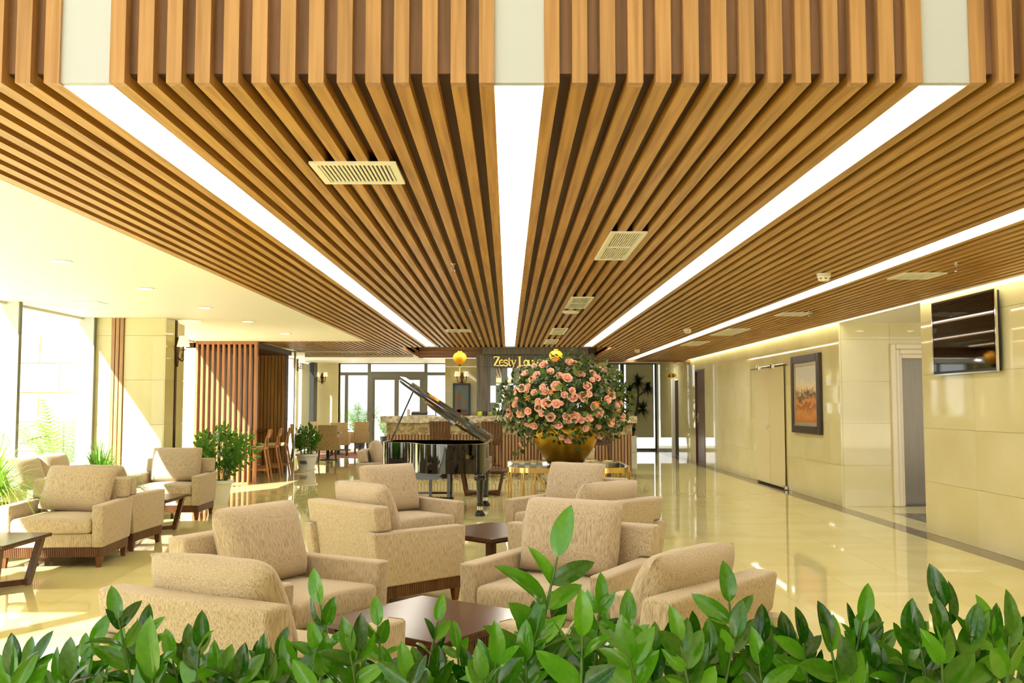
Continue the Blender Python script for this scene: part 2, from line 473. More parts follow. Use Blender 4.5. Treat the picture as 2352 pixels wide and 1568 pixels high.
for i, (a, b) in enumerate(((13.72, 15.7), (15.7, 17.66))): bay(11 + i, -5.8, a, b, ZC, i == 0)
struct(MB().box(-5.86, -5.75, YF, 17.8, ZC + .01, 3.3).obj('wall_left', white))  # unseen strip above the glass, added to stop light leaking in
struct(MB().box(-6.2, -5.8, 17.8, 21.2, 0, 3.3).box(-6.3, -6.2, 21, 31, 2.78, 3.3).box(-6.3, -6.2, 21, 26.3, 0, 2.9).obj('wall_left', marble))
for i in range(6):                                       # behind the camera
    x0 = -5.8 + i * 1.76
    w = struct(MB().box(x0, x0 + 1.76, -6.05, -5.97, 0, .08).box(x0, x0 + 1.76, -6.05, -5.97, 2.6, 2.68).box(x0, x0 + .06, -6.08, -5.95, 0, 2.68).obj('window_%d' % (20 + i), mullion))
    MB().box(x0 + .06, x0 + 1.76, -6.015, -6.005, .08, 2.6).obj('glass_pane', glass, w)
struct(MB().box(-5.85, 4.8, -6.1, -5.95, 2.68, 5.5).obj('wall_sky_block', white))  # unseen upper wall added to cut skylight on the bulkhead
# marble pillar with wooden strips
pl = struct(MB().box(-5.74, -4.655, 12.975, 13.70, 0, ZC).obj('pillar', grout))
for z0, z1 in cuts(0, ZC, .6, -.02):
    for a, b in ((-5.74, -5.375), (-5.2, -4.655)): piece('pillar_slab', marble, pl, a + .001, b - .001, 12.96, 12.975, z0 + .0015, z1 - .0015)
    for a, b in ((12.96, 13.31), (13.40, 13.70)): piece('pillar_slab', marble, pl, -4.655, -4.64, a + .001, b - .001, z0 + .0015, z1 - .0015)
for k in range(3): piece('pillar_strip', woodv, pl, -5.37 + k * .058, -5.325 + k * .058, 12.935, 12.975, 0, ZC)
for k in range(2): piece('bronze_strip', bronze, pl, -4.655, -4.63, 13.325 + k * .038, 13.35 + k * .038, 0, ZC)
# slatted screen beyond the pillar
ps = thing('slatted_screen', 'tall screen of upright brown wooden slats behind the leafy plant', 'screen', (-5.2, 17.72, 0))
MB().box(-.57, .57, -.06, .06, 2.56, 2.62).obj('top_rail', screenwood, ps)
MB().box(-.57, .57, -.06, .06, 0, .03).obj('bottom_rail', screenwood, ps)
for k in range(12): piece('slat', screenwood, ps, -.57 + k * .0985, -.525 + k * .0985, -.06, .06, .03, 2.56)
# panelled alcove end
pw = struct(MB().box(-5.8, -4.76, 20.49, 20.75, 0, 2.6).obj('wall_alcove', woodback))
for k in range(14): piece('board', panelwood, pw, -5.8 + k * .0745, -5.74 + k * .0745, 20.45, 20.49, 0, 2.5)

# ---- back wall
YB = 30.7
bw = struct(MB().box(-6.25, -5.39, YB, YB + .3, 0, 2.8).obj('wall_back', marble))
def windows_back():
    def fr(n, x0, x1, z0, z1, wd=.05, m=mullion, dep=.1):
        o = struct(MB().box(x0, x0 + wd, YB, YB + dep, z0, z1).box(x1 - wd, x1, YB, YB + dep, z0, z1).box(x0 + wd, x1 - wd, YB, YB + dep, z0, z0 + wd).box(x0 + wd, x1 - wd, YB, YB + dep, z1 - wd, z1).obj('window_%d' % n, m))
        MB().box(x0 + wd, x1 - wd, YB + .04, YB + .05, z0 + wd, z1 - wd).obj('glass_pane', glass, o)
        return o
    X = lambda u: (u - CX) * YB / F
    fr(30, X(778), X(796), 0, 2.44); fr(31, X(796), X(848), 0, 2.44); fr(32, X(778), X(848), 2.44, 2.8)
    fr(33, X(848), X(978), 2.46, 2.8); fr(34, X(978), X(1040), 0, 2.44); fr(35, X(978), X(1040), 2.44, 2.8)
    d = struct(MB().box(X(846), X(857), YB - .03, YB + .12, 0, 2.46).box(X(970), X(982), YB - .03, YB + .12, 0, 2.46).box(X(857), X(970), YB - .03, YB + .12, 2.32, 2.46).obj('door_1', mullion))
    for a, b, h in ((857, 912, 1), (912, 970, 0)):
        l = MB().box(X(a), X(a) + .06, YB, YB + .06, .02, 2.32).box(X(b) - .08, X(b), YB, YB + .06, .02, 2.32).box(X(a) + .06, X(b) - .08, YB, YB + .06, .02, .1).box(X(a) + .06, X(b) - .08, YB, YB + .06, 2.24, 2.32).obj('door_leaf', mullion, d)
        MB().box(X(a) + .06, X(b) - .08, YB + .02, YB + .03, .1, 2.24).obj('glass_pane', glass, l)
        if h: MB().box(X(a) + .0, X(a) + .03, YB - .05, YB, .95, 1.15).box(X(a) + .01, X(a) + .16, YB - .06, YB - .04, 1.04, 1.06).obj('handle', chrome, l)
    # right: two tall panes with roller blinds
    for n, a, b in ((36, 1370, 1429), (37, 1429, 1508)):
        o = fr(n, X(a), X(b), 0, 2.8, .06, mulldark)
        bl = MB().box(X(a) + .11, X(b) - .11, YB - .05, YB - .045, .42, 2.74).obj('roller_blind', blind, o)
        MB().tube([(X(a) + .11, YB - .05, .42), (X(b) - .11, YB - .05, .42)], .012).obj('hem_bar', blind, bl)
    struct(MB().box(X(1508), X(1508) + .14, YB - .12, YB + .2, 0, 2.8).obj('trim_8', mulldark))
    struct(MB().box(X(1365) - .1, X(1372), YB - .4, YB + .2, 0, 2.8).obj('pillar', white))
windows_back()
# left flank of the rear lounge: pane, blind, dark post
o = bay(38, -6.2, 26.3, 28.55, 2.78, False)
o = bay(39, -6.2, 28.55, 30.65, 2.78, False)
bl = MB().box(-6.17, -6.165, 28.65, 29.75, .1, 2.7).obj('roller_blind', blind, o)
struct(MB().box(-6.24, -6.08, 30.0, 30.55, 0, 2.78).obj('trim_9', mulldark))
struct(MB().box(-6.24, -6.14, 27.75, 28.1, 0, 2.78).obj('pillar', marble))
struct(MB().box(2.9 - .6, 2.75, 26.4, YB, 0, 2.8).obj('wall_service', white))
# wall behind the bar
wb = struct(MB().box(-1.74, .3, 26.512, 26.8, 0, 2.8).box(.3, 2.75, 26.512, 26.8, 0, 2.8).obj('wall_bar', grout))
clad(wb, 'y', 26.512, -1.74, -.6, 0, 2.78, -1.74, -1)

# ---- outdoors
struct(MB().box(-60, -5.85, -40, 90, -.16, -.05).box(-5.85, 60, 31, 90, -.16, -.05).box(-5.85, 60, -60, -6.1, -.16, -.05).obj('ground', paving))
gw = struct(MB().box(-24, -6.6, 19.04, 19.3, -.05, 2.85).obj('wall_garden', stonewall))
for r in range(5):
    for k in range(18):
        a = -24 + k * .98 + (r % 2) * .4
        piece('stone_block', stonewall, gw, a + .01, min(a + .97, -6.6), 19.0, 19.05, -.05 + r * .58 + .01, -.05 + r * .58 + .57)
# ================================================================ doors, lift, pictures on the right wall
# lift in the lobby wall
dl = struct(MB().box(5.486, 5.56, 13.70, 14.05, 0, 2.315, .012).box(5.56, 6.72, 13.70, 14.05, 2.24, 2.315, .012).obj('door_2', frame_m))
MB().box(5.56, 5.62, 13.725, 14.05, 0, 2.24, .01).box(5.62, 6.72, 13.725, 14.05, 2.17, 2.24, .01).obj('architrave_step', frame_m, dl)
MB().box(5.62, 5.66, 13.75, 14.05, 0, 2.17, .008).box(5.66, 6.72, 13.75, 14.05, 2.11, 2.17, .008).obj('architrave_step', frame_m, dl)
MB().box(5.66, 6.19, 13.98, 14.02, .01, 2.11).obj('lift_leaf', steel, dl)
MB().box(6.195, 6.72, 13.98, 14.02, .01, 2.11).obj('lift_leaf', steel, dl)
MB().box(5.66, 6.72, 13.86, 13.98, 0, .012).obj('lift_sill', steel, dl)
# pair of back-painted glass doors hung on a rail
gd = struct(MB().box(XR - .05, XR - .02, 16.2, 18.6, 2.11, 2.135).obj('door_3', chrome))
for a, b in ((16.42, 17.31), (17.33, 18.22)):
    l = MB().box(XR - .045, XR - .03, a, b, .03, 2.15, .003, 1).obj('glass_leaf', paleglass, gd)
    MB().box(XR - .05, XR - .025, a, b, .012, .03).obj('bottom_seal', black, l)
    c = (a + b) / 2 + .2
    MB().box(XR - .075, XR - .045, c - .05, c + .05, 2.08, 2.17, .01).obj('roller', chrome, l)
MB().tube([(XR - .1, 17.27, 1.0), (XR - .1, 17.27, 1.12)], .012).tube([(XR - .1, 17.27, 1.06), (XR - .03, 17.27, 1.06)], .008).obj('handle', chrome, gd)
MB().box(XR - .07, XR - .01, 16.36, 16.42, 0, .07, .01).obj('floor_stop', chrome, gd)
MB().box(XR - .034, XR, 18.225, 18.26, 0, 2.2).obj('jamb', frame_m, gd)
# brown timber door
bd = struct(MB().box(XR - .01, XR + .06, 23.2, 23.25, 0, 2.32).box(XR - .01, XR + .06, 24.3, 24.35, 0, 2.32).box(XR - .01, XR + .06, 23.25, 24.3, 2.27, 2.32).obj('door_4', darkwoodv))
lf_ = MB().box(XR + .02, XR + .06, 23.25, 24.3, .01, 2.27).obj('door_leaf', darkwoodv, bd)
MB().box(XR + .01, XR + .02, 24.12, 24.16, 1.0, 1.24).box(XR - .02, XR + .01, 24.13, 24.15, 1.12, 1.14).box(XR - .03, XR - .015, 24.0, 24.15, 1.12, 1.14).obj('handle', brass, lf_)
for z in (.4, 1.2, 2.0): MB().box(XR + .005, XR + .022, 23.25, 23.27, z, z + .12).obj('hinge', brass, lf_)
# open doorway further on, a dark brown panel set in its opening
od = struct(MB().box(XR - .06, XR + .3, 27.5, 27.62, 0, 2.2).box(XR + .02, XR + .3, 26.8, 27.5, 2.14, 2.2).obj('door_5', white))
MB().box(XR + .03, XR + .07, 26.83, 27.5, .01, 2.14).obj('door_leaf', mat('door_dark', (30, 16, 11), .6), od)
# oval restroom sign with two dark figures
sg = thing('restroom_sign', 'small yellow oval sign with two dark figures above the far doorway', 'sign', (4.6, 27.05, 2.275))
ell = [(.15 * math.cos(a * math.pi / 12), .07 * math.sin(a * math.pi / 12)) for a in range(24)]
MB().prism(ell, -.012, .012, 'y').obj('plate', mat('sign_yellow', (226, 176, 40), .35), sg)
MB().box(.0, .155, .012, .03, -.01, .01).obj('bracket', brass, sg)
for dx, sk in ((-.05, .032), (.055, .02)):
    f_ = MB().prism([(dx - sk, -.045), (dx + sk, -.045), (dx + .014, .015), (dx - .014, .015)], -.018, -.012, 'y')
    f_.prism([(dx + .015 * math.cos(a * math.pi / 5), .03 + .015 * math.sin(a * math.pi / 5)) for a in range(10)], -.018, -.012, 'y')
    f_.obj('figure', black, sg)
# gilt bird on a scroll bracket
bo = thing('bird_ornament', 'gold scrolled wall bracket with a small bird on top', 'ornament', (4.5, 25.9, 2.55))
sp = lambda cx, cz, r, a0, a1, n=14: [(cx + r * (1 - .6 * i / n) * math.cos(a0 + (a1 - a0) * i / n), 0, cz + r * (1 - .6 * i / n) * math.sin(a0 + (a1 - a0) * i / n)) for i in range(n + 1)]
MB().tube([(-.25, 0, -.1), (-.2, 0, -.02), (0, 0, .02), (.15, 0, -.02), (.24, 0, -.12)], .008).tube(sp(-.2, -.1, .05, math.pi, -math.pi), .007).tube(sp(.0, -.07, .06, 0, 2 * math.pi), .007).tube(sp(.2, -.13, .06, 0, 2 * math.pi), .007).tube([(.252, 0, -.2), (.252, 0, .14)], .008).obj('scroll', brass, bo)
MB().prism([(-.04, .03), (.06, .03), (.09, .1), (.16, .13), (.08, .14), (.04, .11), (-.02, .15), (-.1, .14), (-.03, .1)], -.01, .01, 'y').obj('bird', brass, bo)
MB().box(XR - .012, XR, 18.41, 18.5, .58, .68, .003, 1).obj('wall_socket', whiteglaze).name = 'wall_socket'
tag(bpy.data.objects['wall_socket'], 'small white socket plate low on the marble wall beside the glass doors', 'socket')
# large landscape painting
art = mat('painting_cliffs', (214, 196, 160), .35)
nt = art.node_tree; N, L = nt.nodes, nt.links
tc = N.new('ShaderNodeTexCoord'); se = N.new('ShaderNodeSeparateXYZ'); L.new(tc.outputs['Generated'], se.inputs[0])
nz = N.new('ShaderNodeTexNoise'); nz.inputs['Scale'].default_value = 4; nz.inputs['Detail'].default_value = 7; nz.inputs['Distortion'].default_value = 1.2; L.new(tc.outputs['Generated'], nz.inputs['Vector'])
ma = N.new('ShaderNodeMath'); ma.operation = 'MULTIPLY_ADD'; ma.inputs[1].default_value = .5; L.new(nz.outputs[0], ma.inputs[0]); L.new(se.outputs[2], ma.inputs[2])
rp = N.new('ShaderNodeValToRGB'); cr = rp.color_ramp
cr.elements[0].position = .3; cr.elements[0].color = lin((190, 110, 30)); cr.elements[1].position = 1.1 if False else 1.; cr.elements[1].color = lin((206, 200, 184))
for p_, c_ in ((.45, (206, 140, 52)), (.58, (150, 70, 14)), (.66, (214, 150, 60)), (.74, (70, 40, 16)), (.8, (222, 190, 130)), (.88, (228, 212, 176))):
    e = cr.elements.new(p_); e.color = lin(c_)
L.new(ma.outputs[0], rp.inputs[0]); L.new(rp.outputs[0], N['Principled BSDF'].inputs['Base Color'])
def picture(name, x0, y0, y1, z0, z1, label, cat, fm, fw, canvas, inner=None):
    t = thing(name, label, cat, (x0, (y0 + y1) / 2, z0))
    a, h = (y1 - y0) / 2, z1 - z0
    MB().box(-.06, 0, -a, -a + fw, 0, h, .01).box(-.06, 0, a - fw, a, 0, h, .01).box(-.06, 0, -a + fw, a - fw, 0, fw, .01).box(-.06, 0, -a + fw, a - fw, h - fw, h, .01).obj('frame', fm, t)
    if inner:
        b, w_ = fw, .05
        MB().box(-.045, 0, -a + b, -a + b + w_, b, h - b).box(-.045, 0, a - b - w_, a - b, b, h - b).box(-.045, 0, -a + b + w_, a - b - w_, b, b + w_).box(-.045, 0, -a + b + w_, a - b - w_, h - b - w_, h - b).obj('inner_frame', inner, t)
    MB().box(-.03, -.01, -a + fw, a - fw, fw, h - fw).obj('canvas', canvas, t)
    return t
picture('landscape_painting', XR, 14.5, 15.93, .99, 2.24, 'large framed painting of orange cliffs under a pale sky', 'painting', mat('frame_brown', (56, 40, 26), .3), .13, art, mat('frame_silver', (198, 184, 150), .3, .6))
# television
tv = thing('television', 'black flat television with a thin silver rim high on the marble wall', 'television', (XR - .004, 9.85, 1.77))
MB().box(-.07, -.02, -.68, .68, 0, .78, .008).obj('housing', black, tv)
MB().box(-.074, -.05, -.69, -.675, -.01, .79).box(-.074, -.05, .675, .69, -.01, .79).box(-.074, -.05, -.675, .675, -.01, .005).box(-.074, -.05, -.675, .675, .775, .79).obj('rim', chrome, tv)
MB().box(-.073, -.07, -.66, .66, .03, .76).obj('screen', screen, tv)
MB().box(-.02, 0, -.2, .2, .2, .6).obj('wall_bracket', steel, tv)

# ================================================================ ceiling fittings
def vent(x0, x1, y0, y1, n, rows, label, single=True, z=ZC):
    t = thing('ceiling_vent', label, 'vent', ((x0 + x1) / 2, (y0 + y1) / 2, z), 0, 'air vents in the slatted ceiling')
    a, b, r = (x1 - x0) / 2, (y1 - y0) / 2, min(.035, (x1 - x0) * .12)
    m = MB().box(-a, -a + r, -b, b, -.012, .0).box(a - r, a, -b, b, -.012, .0).box(-a + r, a - r, -b, -b + r, -.012, .0).box(-a + r, a - r, b - r, b, -.012, .0)
    seg = (2 * b - 2 * r) / rows
    for k in range(1, rows): m.box(-a + r, a - r, -b + r + k * seg - .012, -b + r + k * seg + .012, -.012, .0)
    m.obj('frame', vent_m, t)
    MB().box(-a + r, a - r, -b + r, b - r, -.001, .0).obj('duct', black, t)
    st = (2 * a - 2 * r) / n
    for i in range(n):
        for k in range(rows): piece('louver', vent_m, t, -a + r + i * st + st * .1, -a + r + i * st + st * .62, -b + r + k * seg + .012, -b + r + (k + 1) * seg - .012, -.009, -.002)
    return t
vent(-.968, -.545, 4.58, 5.014, 17, 1, 'square white air vent with dark slots, nearest one, left of the middle strip')
vent(.7, .95, 6.457, 7.69, 12, 2, 'long white air vent in the slats, nearest one right of the middle strip')
vent(.69, .94, 10.4, 11.6, 10, 2, 'second long white air vent right of the middle strip, before the round disc')
vent(-.985, -.583, 14.9, 15.35, 14, 1, 'thin looking white air vent left of the middle strip, far down the ceiling')
vent(.685, .925, 14.65, 15.9, 8, 2, 'third long white air vent right of the middle strip')
vent(.68, .92, 17.19, 18.4, 8, 2, 'farthest long white air vent above the roses, nearest the bar')
vent(3.535, 3.92, 8.48, 8.88, 10, 1, 'square white vent in the right slat field, nearest the television')
vent(3.5, 3.88, 12.16, 12.58, 8, 1, 'square white vent in the right slat field, above the lift lobby')
vent(3.4, 3.75, 14.75, 16.1, 8, 2, 'long pale vent in the right slat field, above the landscape painting')
vent(3.4, 3.75, 17.7, 18.9, 8, 2, 'farthest pale vent in the right slat field')
def detector(x, y, label):
    t = thing('smoke_detector', label, 'smoke detector', (x, y, ZC), 0, 'smoke detectors')
    MB().lathe([(.062, 0), (.062, -.012)], 20).obj('base', vent_m, t, 40)
    h = MB().lathe([(.052, -.012), (.06, -.02), (.056, -.05), (.04, -.068), (.0, -.07)], 20).obj('head', vent_m, t, 40)
    for k in range(8): a = k * math.pi / 4; MB().box(-.009, .009, -.002, .002, -.052, -.044, f=lambda c, a=a: Matrix.Rotation(a, 3, 'Z') @ (c + Vector((0, .056, 0)))).obj('slot', black, h)
detector(2.84, 8.56, 'round white smoke detector under the slats, the nearest and largest one')
detector(2.78, 14.8, 'round white smoke detector under the slats, the second one back')
detector(2.74, 20.3, 'round white smoke detector under the slats, the farthest and smallest one')
def sprinkler(x, y, label):
    t = thing('sprinkler', label, 'sprinkler', (x, y, ZC), 0, 'ceiling sprinklers')
    MB().lathe([(.022, .0), (.022, -.006), (.011, -.01), (.011, -.03)], 12).obj('stem', chrome, t, 40)
    MB().box(-.016, -.012, -.002, .002, -.062, -.03).box(.012, .016, -.002, .002, -.062, -.03).lathe([(.02, -.062), (.02, -.066)], 12).obj('deflector', chrome, t)
for k, (x, y, l) in enumerate(((-.46, 7.95, 'small chrome sprinkler left of the middle light strip, the nearest one'), (-.47, 11.9, 'small chrome sprinkler left of the middle light strip, second one back'),
                 (-.48, 16.0, 'tiny chrome sprinkler left of the middle light strip, the farthest one'), (3.76, 7.97, 'small chrome sprinkler in the right slats behind the nearest square vent'), (3.79, 11.99, 'small chrome sprinkler in the right slats beside the lobby vent'))):
    sprinkler(x, y, l)
tag(MB().lathe([(.11, 0), (.115, -.012), (.09, -.03), (.0, -.034)], 28).obj('ceiling_speaker', vent_m, None, 40, (.79, 12.0, ZC)), 'round flat white disc under the slats between two long vents', 'speaker')
for k, (y, w_) in enumerate(((7.82, 'nearest and leftmost'), (9.65, 'second nearest'), (11.56, 'third'), (13.5, 'fourth'), (15.8, 'farthest, above the slatted screen'))):
    t = thing('downlight', 'round recessed downlight in the plain white ceiling, ' + w_, 'ceiling light', (-3.68, y, ZC), 0, 'recessed downlights')
    MB().lathe([(.09, 0), (.095, -.004), (.08, -.006), (.075, -.002)], 28).obj('ring', vent_m, t, 40)
    MB().lathe([(.074, -.001), (.074, -.003)], 28).obj('lens', down_m, t)
for x, y in ((5.6, 12.3), (6.4, 12.3)):
    t = thing('downlight', 'round recessed downlight in the lift lobby ceiling, ' + ('nearest the hall' if x < 6 else 'deeper inside'), 'ceiling light', (x, y, ZC), 0, 'lobby downlights')
    MB().lathe([(.07, 0), (.075, -.004), (.06, -.005)], 24).obj('ring', vent_m, t, 40)
    MB().lathe([(.058, -.005), (.058, -.007)], 24).obj('lens', down_m, t)
def lit_down(x, y, z, label, group, power):
    t = thing('downlight', label, 'ceiling light', (x, y, z), 0, group)
    MB().lathe([(.06, 0), (.065, -.004), (.05, -.005)], 24).obj('ring', vent_m, t, 40)
    MB().lathe([(.048, -.003), (.048, -.005)], 24).obj('lens', down_m, t)
    l = bpy.data.lights.new('downlight_beam', 'AREA'); l.shape = 'DISK'; l.size = .09; l.energy = power; l.color = (1, .95, .85)
    o = bpy.data.objects.new('downlight_beam', l); col.objects.link(o); o.parent = t; o.location = (0, 0, -.012)
for x, w_ in ((-1.6, 'leftmost'), (-.5, 'second from left'), (.6, 'third from left'), (1.7, 'rightmost')): lit_down(x, 20.3, 3.02, 'small downlight in the raised ceiling over the bar, ' + w_, 'downlights over the bar', 26)
for x, y, w_ in ((-5.0, 25.2, 'nearest the alcove'), (-4.6, 28.4, 'over the rug'), (-2.8, 26.5, 'in front of the glass door'), (4.0, 27.2, 'by the roller blinds')): lit_down(x, y, 2.78, 'small downlight in the white rear ceiling, ' + w_, 'downlights in the rear ceiling', 22)
hp = thing('ceiling_panel', 'thin square access panel in the plain white ceiling near the glass', 'ceiling panel', (-4.83, 11.0, ZC))
MB().box(-.15, .15, -.15, .15, -.004, 0).obj('plate', vent_m, hp); MB().box(-.155, .155, -.155, .155, -.0015, 0).obj('gap', mullion, hp)
tag(MB().lathe([(.15, 0), (.16, -.01), (.13, -.045), (.06, -.07), (0, -.075)], 32).obj('dome_lamp', shade_m, None, 60, (-4.47, 13.4, ZC)), 'shallow white dome lamp on the ceiling at the pillar', 'ceiling light')

# ================================================================ seats
def pillow(w_, h_, t_, n=16):
    """stuffed cushion standing upright: width x, height z, thickness y"""
    bm = bmesh.new(); V = {}
    for s in (-1, 1):
        for i in range(n + 1):
            for j in range(n + 1):
                u, v = 2 * i / n - 1, 2 * j / n - 1
                e = (i in (0, n)) or (j in (0, n))
                if e and s == 1: V[s, i, j] = V[-1, i, j]; continue
                th = ((1 - abs(u) ** 2.8) * (1 - abs(v) ** 2.8)) ** .44
                pin = 1 - .02 * (1 - abs(u)) * abs(v) ** 3
                pin2 = 1 - .02 * (1 - abs(v)) * abs(u) ** 3
                wob = .006 * math.sin(9 * u + 4 * v) * (1 - th)
                cr_ = 1 - .035 * (u * v) ** 4
                pin *= cr_; pin2 *= cr_
                V[s, i, j] = bm.verts.new((u * w_ / 2 * pin2, s * t_ / 2 * th + wob, v * h_ / 2 * pin + .5 * h_))
        for i in range(n):
            for j in range(n):
                q = [V[s, i, j], V[s, i + 1, j], V[s, i + 1, j + 1], V[s, i, j + 1]]
                bm.faces.new(q if s == -1 else q[::-1])
    m = MB(); m.bm = bm
    return m
def flute(x0, x1, y0, y1, z0, z1, p=.016, d=.007):
    """ribbed plinth: outline of small half-round ribs, extruded upright"""
    poly = []
    def side(a, b, nx, ny):
        L_ = math.hypot(b[0] - a[0], b[1] - a[1]); n = max(1, round(L_ / p))
        for k in range(n):
            for t, o in ((0, 0), (.15, d), (.8, d), (.95, 0)):
                q = (k + t) / n
                poly.append((a[0] + (b[0] - a[0]) * q + nx * o, a[1] + (b[1] - a[1]) * q + ny * o))
    side((x0, y0), (x1, y0), 0, -1); side((x1, y0), (x1, y1), 1, 0); side((x1, y1), (x0, y1), 0, 1); side((x0, y1), (x0, y0), -1, 0)
    return MB().prism(poly, z0, z1)
ribwood = mat('ribbed_wood', (104, 66, 36), .35, c2=(78, 46, 24), scale=(12, 12, 3), detail=3)
legwood = mat('leg_wood', (112, 66, 34), .35, c2=(84, 48, 24), scale=(20, 20, 4), detail=3)
def armchair(name, W=.455, seats=1):
    t = thing(name, '', 'armchair' if seats == 1 else 'sofa')
    for s in (-1, 1):
        x0, x1 = sorted((s * (W - .1), s * W))
        MB().prism([(-.385, .178), (.365, .178), (.44, .545), (.425, .555), (-.395, .55), (-.405, .54)], x0, x1, 'x', .014, 2).obj('arm', fabric, t, 50)
    MB().box(-W + .1, W - .1, -.375, .34, .178, .3, .012).obj('seat_base', fabric, t, 50)
    for k in range(seats):
        a = -W + .104 + k * (2 * W - .208) / seats; b = a + (2 * W - .208) / seats
        crown = lambda c, a=a, b=b: Vector((c.x, c.y, c.z + (.02 * (1 - ((c.x - (a + b) / 2) / ((b - a) / 2)) ** 2) if c.z > .4 else 0)))
        m = MB().box(a + .002, b - .002, -.41, .22, .302, .43, .035, 4)
        bmesh.ops.subdivide_edges(m.bm, edges=[e for e in m.bm.edges if e.calc_length() > .3], cuts=5, use_grid_fill=True)
        for v in m.bm.verts: v.co = crown(v.co)
        m.obj('seat_cushion', fabric, t, 60)
    poly = [(-W + .102, .2), (W - .102, .2), (W - .102, .557), (W - .018, .557), (W - .018, .735), (-W + .018, .735), (-W + .018, .557), (-W + .102, .557)]
    lean = lambda c: Vector((c.x, c.y + .17 * (c.z - .2), c.z))
    MB().prism(poly, .2, .335, 'y', .022, 3, lean).obj('backrest', fabric, t, 50)
    flute(-W + .02, W - .02, -.365, .345, .095, .178).obj('plinth', ribwood, t)
    for sx in (-1, 1):
        for sy in (-1, 1):
            cx, cy = sx * (W - .045), (-.335 if sy < 0 else .315)
            f = lambda c, cx=cx, cy=cy: Vector((cx + (c.x - cx) * (.62 + .38 * c.z / .095) + sx * .0, cy + (c.y - cy) * (.62 + .38 * c.z / .095), c.z))
            MB().box(cx - .028, cx + .028, cy - .028, cy + .028, 0, .095, f=f).obj('leg', legwood, t)
    return t
chair0 = armchair('armchair')
cush_me = pillow(.65, .45, .21).mesh('cushion', fabric, 80)
def cushion(c, rz, label, lx=0., ly=.09, tilt=-20, roll=0., zs=.45):
    """loose back cushion leaning on a backrest; c, rz: the seat it lies on"""
    o = link('cushion', cush_me)
    q = Matrix.Rotation(rz, 3, 'Z')
    p = q @ Vector((lx, ly, 0))
    o.location = (c[0] + p.x, c[1] + p.y, zs)
    o.rotation_euler = (q @ Matrix.Rotation(R(tilt), 3, 'X') @ Matrix.Rotation(R(roll), 3, 'Y')).to_euler()
    tag(o, label, 'cushion', 'loose back cushions')
def seat(c, d, lab, clab, group, **k):
    rz = face(*d)
    place(chair0, (c[0], c[1], 0), rz, lab, group)
    cushion(c, rz, clab, **k)
G1, G2, G3, G4 = 'armchairs around the front coffee table', 'armchairs around the second coffee table', 'armchairs by the glass front', 'armchairs around the table behind the piano'
seat((-1.015, 3.935), (.48, .877), 'beige armchair at front left, its back turned to the planter', 'fat cushion on the front left armchair, seen from behind', G1, tilt=-24)
seat((-1.257, 5.39), (.879, -.477), 'beige armchair left of the front coffee table, facing right', 'upright cushion in the armchair left of the front coffee table', G1, tilt=-16)
seat((.319, 5.61), (-.502, -.865), 'beige armchair behind the front coffee table, facing the camera', 'wide cushion in the armchair behind the front coffee table', G1, tilt=-16, lx=-.03)
seat((.553, 4.097), (-.758, .652), 'beige armchair at front right, its back turned to the camera', 'fat cushion on the front right armchair, seen from behind', G1, tilt=-24)
seat((-.919, 7.289), (.725, .689), 'beige armchair showing its back and full side, left of the second table', 'cushion resting on the armchair that shows its back, left of the second table', G2, tilt=-20)
seat((-1.01, 8.96), (.70, -.71), 'beige armchair just in front of the piano, facing right', 'tall cushion in the armchair just in front of the piano', G2, tilt=-14)
seat((.571, 9.25), (-.6, -.8), 'beige armchair just in front of the gold table, facing the camera', 'upright cushion in the armchair just in front of the gold table', G2, tilt=-16, lx=-.02)
seat((.596, 7.444), (-.7, .71), 'beige armchair with its back to the camera, right of the second table', 'low cushion over the armchair right of the second table, seen from behind', G2, tilt=-22)
seat((-4.077, 8.956), (.07, -1), 'beige armchair at far left facing the camera, ribbed plinth fully in view', 'big cushion in the far left armchair facing the camera', G3, tilt=-26, roll=4)
seat((-4.12, 9.90), (.035, 1), 'beige armchair standing back to back with the far left armchair', 'cushion lying in the armchair back to back with the far left one', G3, tilt=-30)
seat((-4.345, 12.5), (.035, -1), 'half sunlit beige armchair in front of the marble pillar', 'half sunlit cushion in the armchair by the marble pillar', G3, tilt=-15)
seat((-1.93, 15.3), (1, .05), 'beige armchair partly hidden at the left end of the piano', 'cushion in the armchair at the left end of the piano', G4, tilt=-14)
seat((1.0, 16.15), (-1, 0), 'beige armchair mostly hidden behind the golden bowl', 'cushion in the armchair behind the golden bowl', G4, tilt=-14)
sofa = armchair('sofa', .78, 2)
place(sofa, (-5.1, 10.85, 0), face(1, 0), 'sunlit two-seat beige sofa along the glass front', None)
cushion((-5.1, 10.85), face(1, 0), 'left cushion on the sunlit sofa, behind the grass plant', lx=-.32, tilt=-18)
cushion((-5.1, 10.85), face(1, 0), 'right cushion on the sunlit sofa, top edge in full sun', lx=.3, tilt=-14)

# coffee tables: square top, legs splayed inwards, crossed foot rails
def coffee(label, c, rz, S=.385, h=.4):
    t = thing('coffee_table', label, 'table', (c[0], c[1], 0), rz, 'dark wooden coffee tables')
    MB().box(-S, S, -S, S, h - .028, h, .004, 1).obj('table_top', darkwood, t)
    MB().box(-S + .05, S - .05, -S + .05, S - .05, h - .05, h - .028).obj('apron', darkwood, t)
    k = S - .06; b = S - .13
    for sx in (-1, 1):
        for sy in (-1, 1): MB().bar((sx * k, sy * k, h - .03), (sx * b, sy * b, .0), .045, .06).obj('leg', darkwoodv, t)
    MB().bar((-b, -b, .03), (b, b, .03), .05, .045).obj('foot_rail', darkwoodv, t)
    MB().bar((-b, b, .03), (b, -b, .03), .05, .045).obj('foot_rail', darkwoodv, t)
coffee('dark brown coffee table in the middle of the front armchairs', (-.385, 4.80), R(-35.8))
coffee('dark brown coffee table between the second group of armchairs', (-.14, 8.08), R(45))
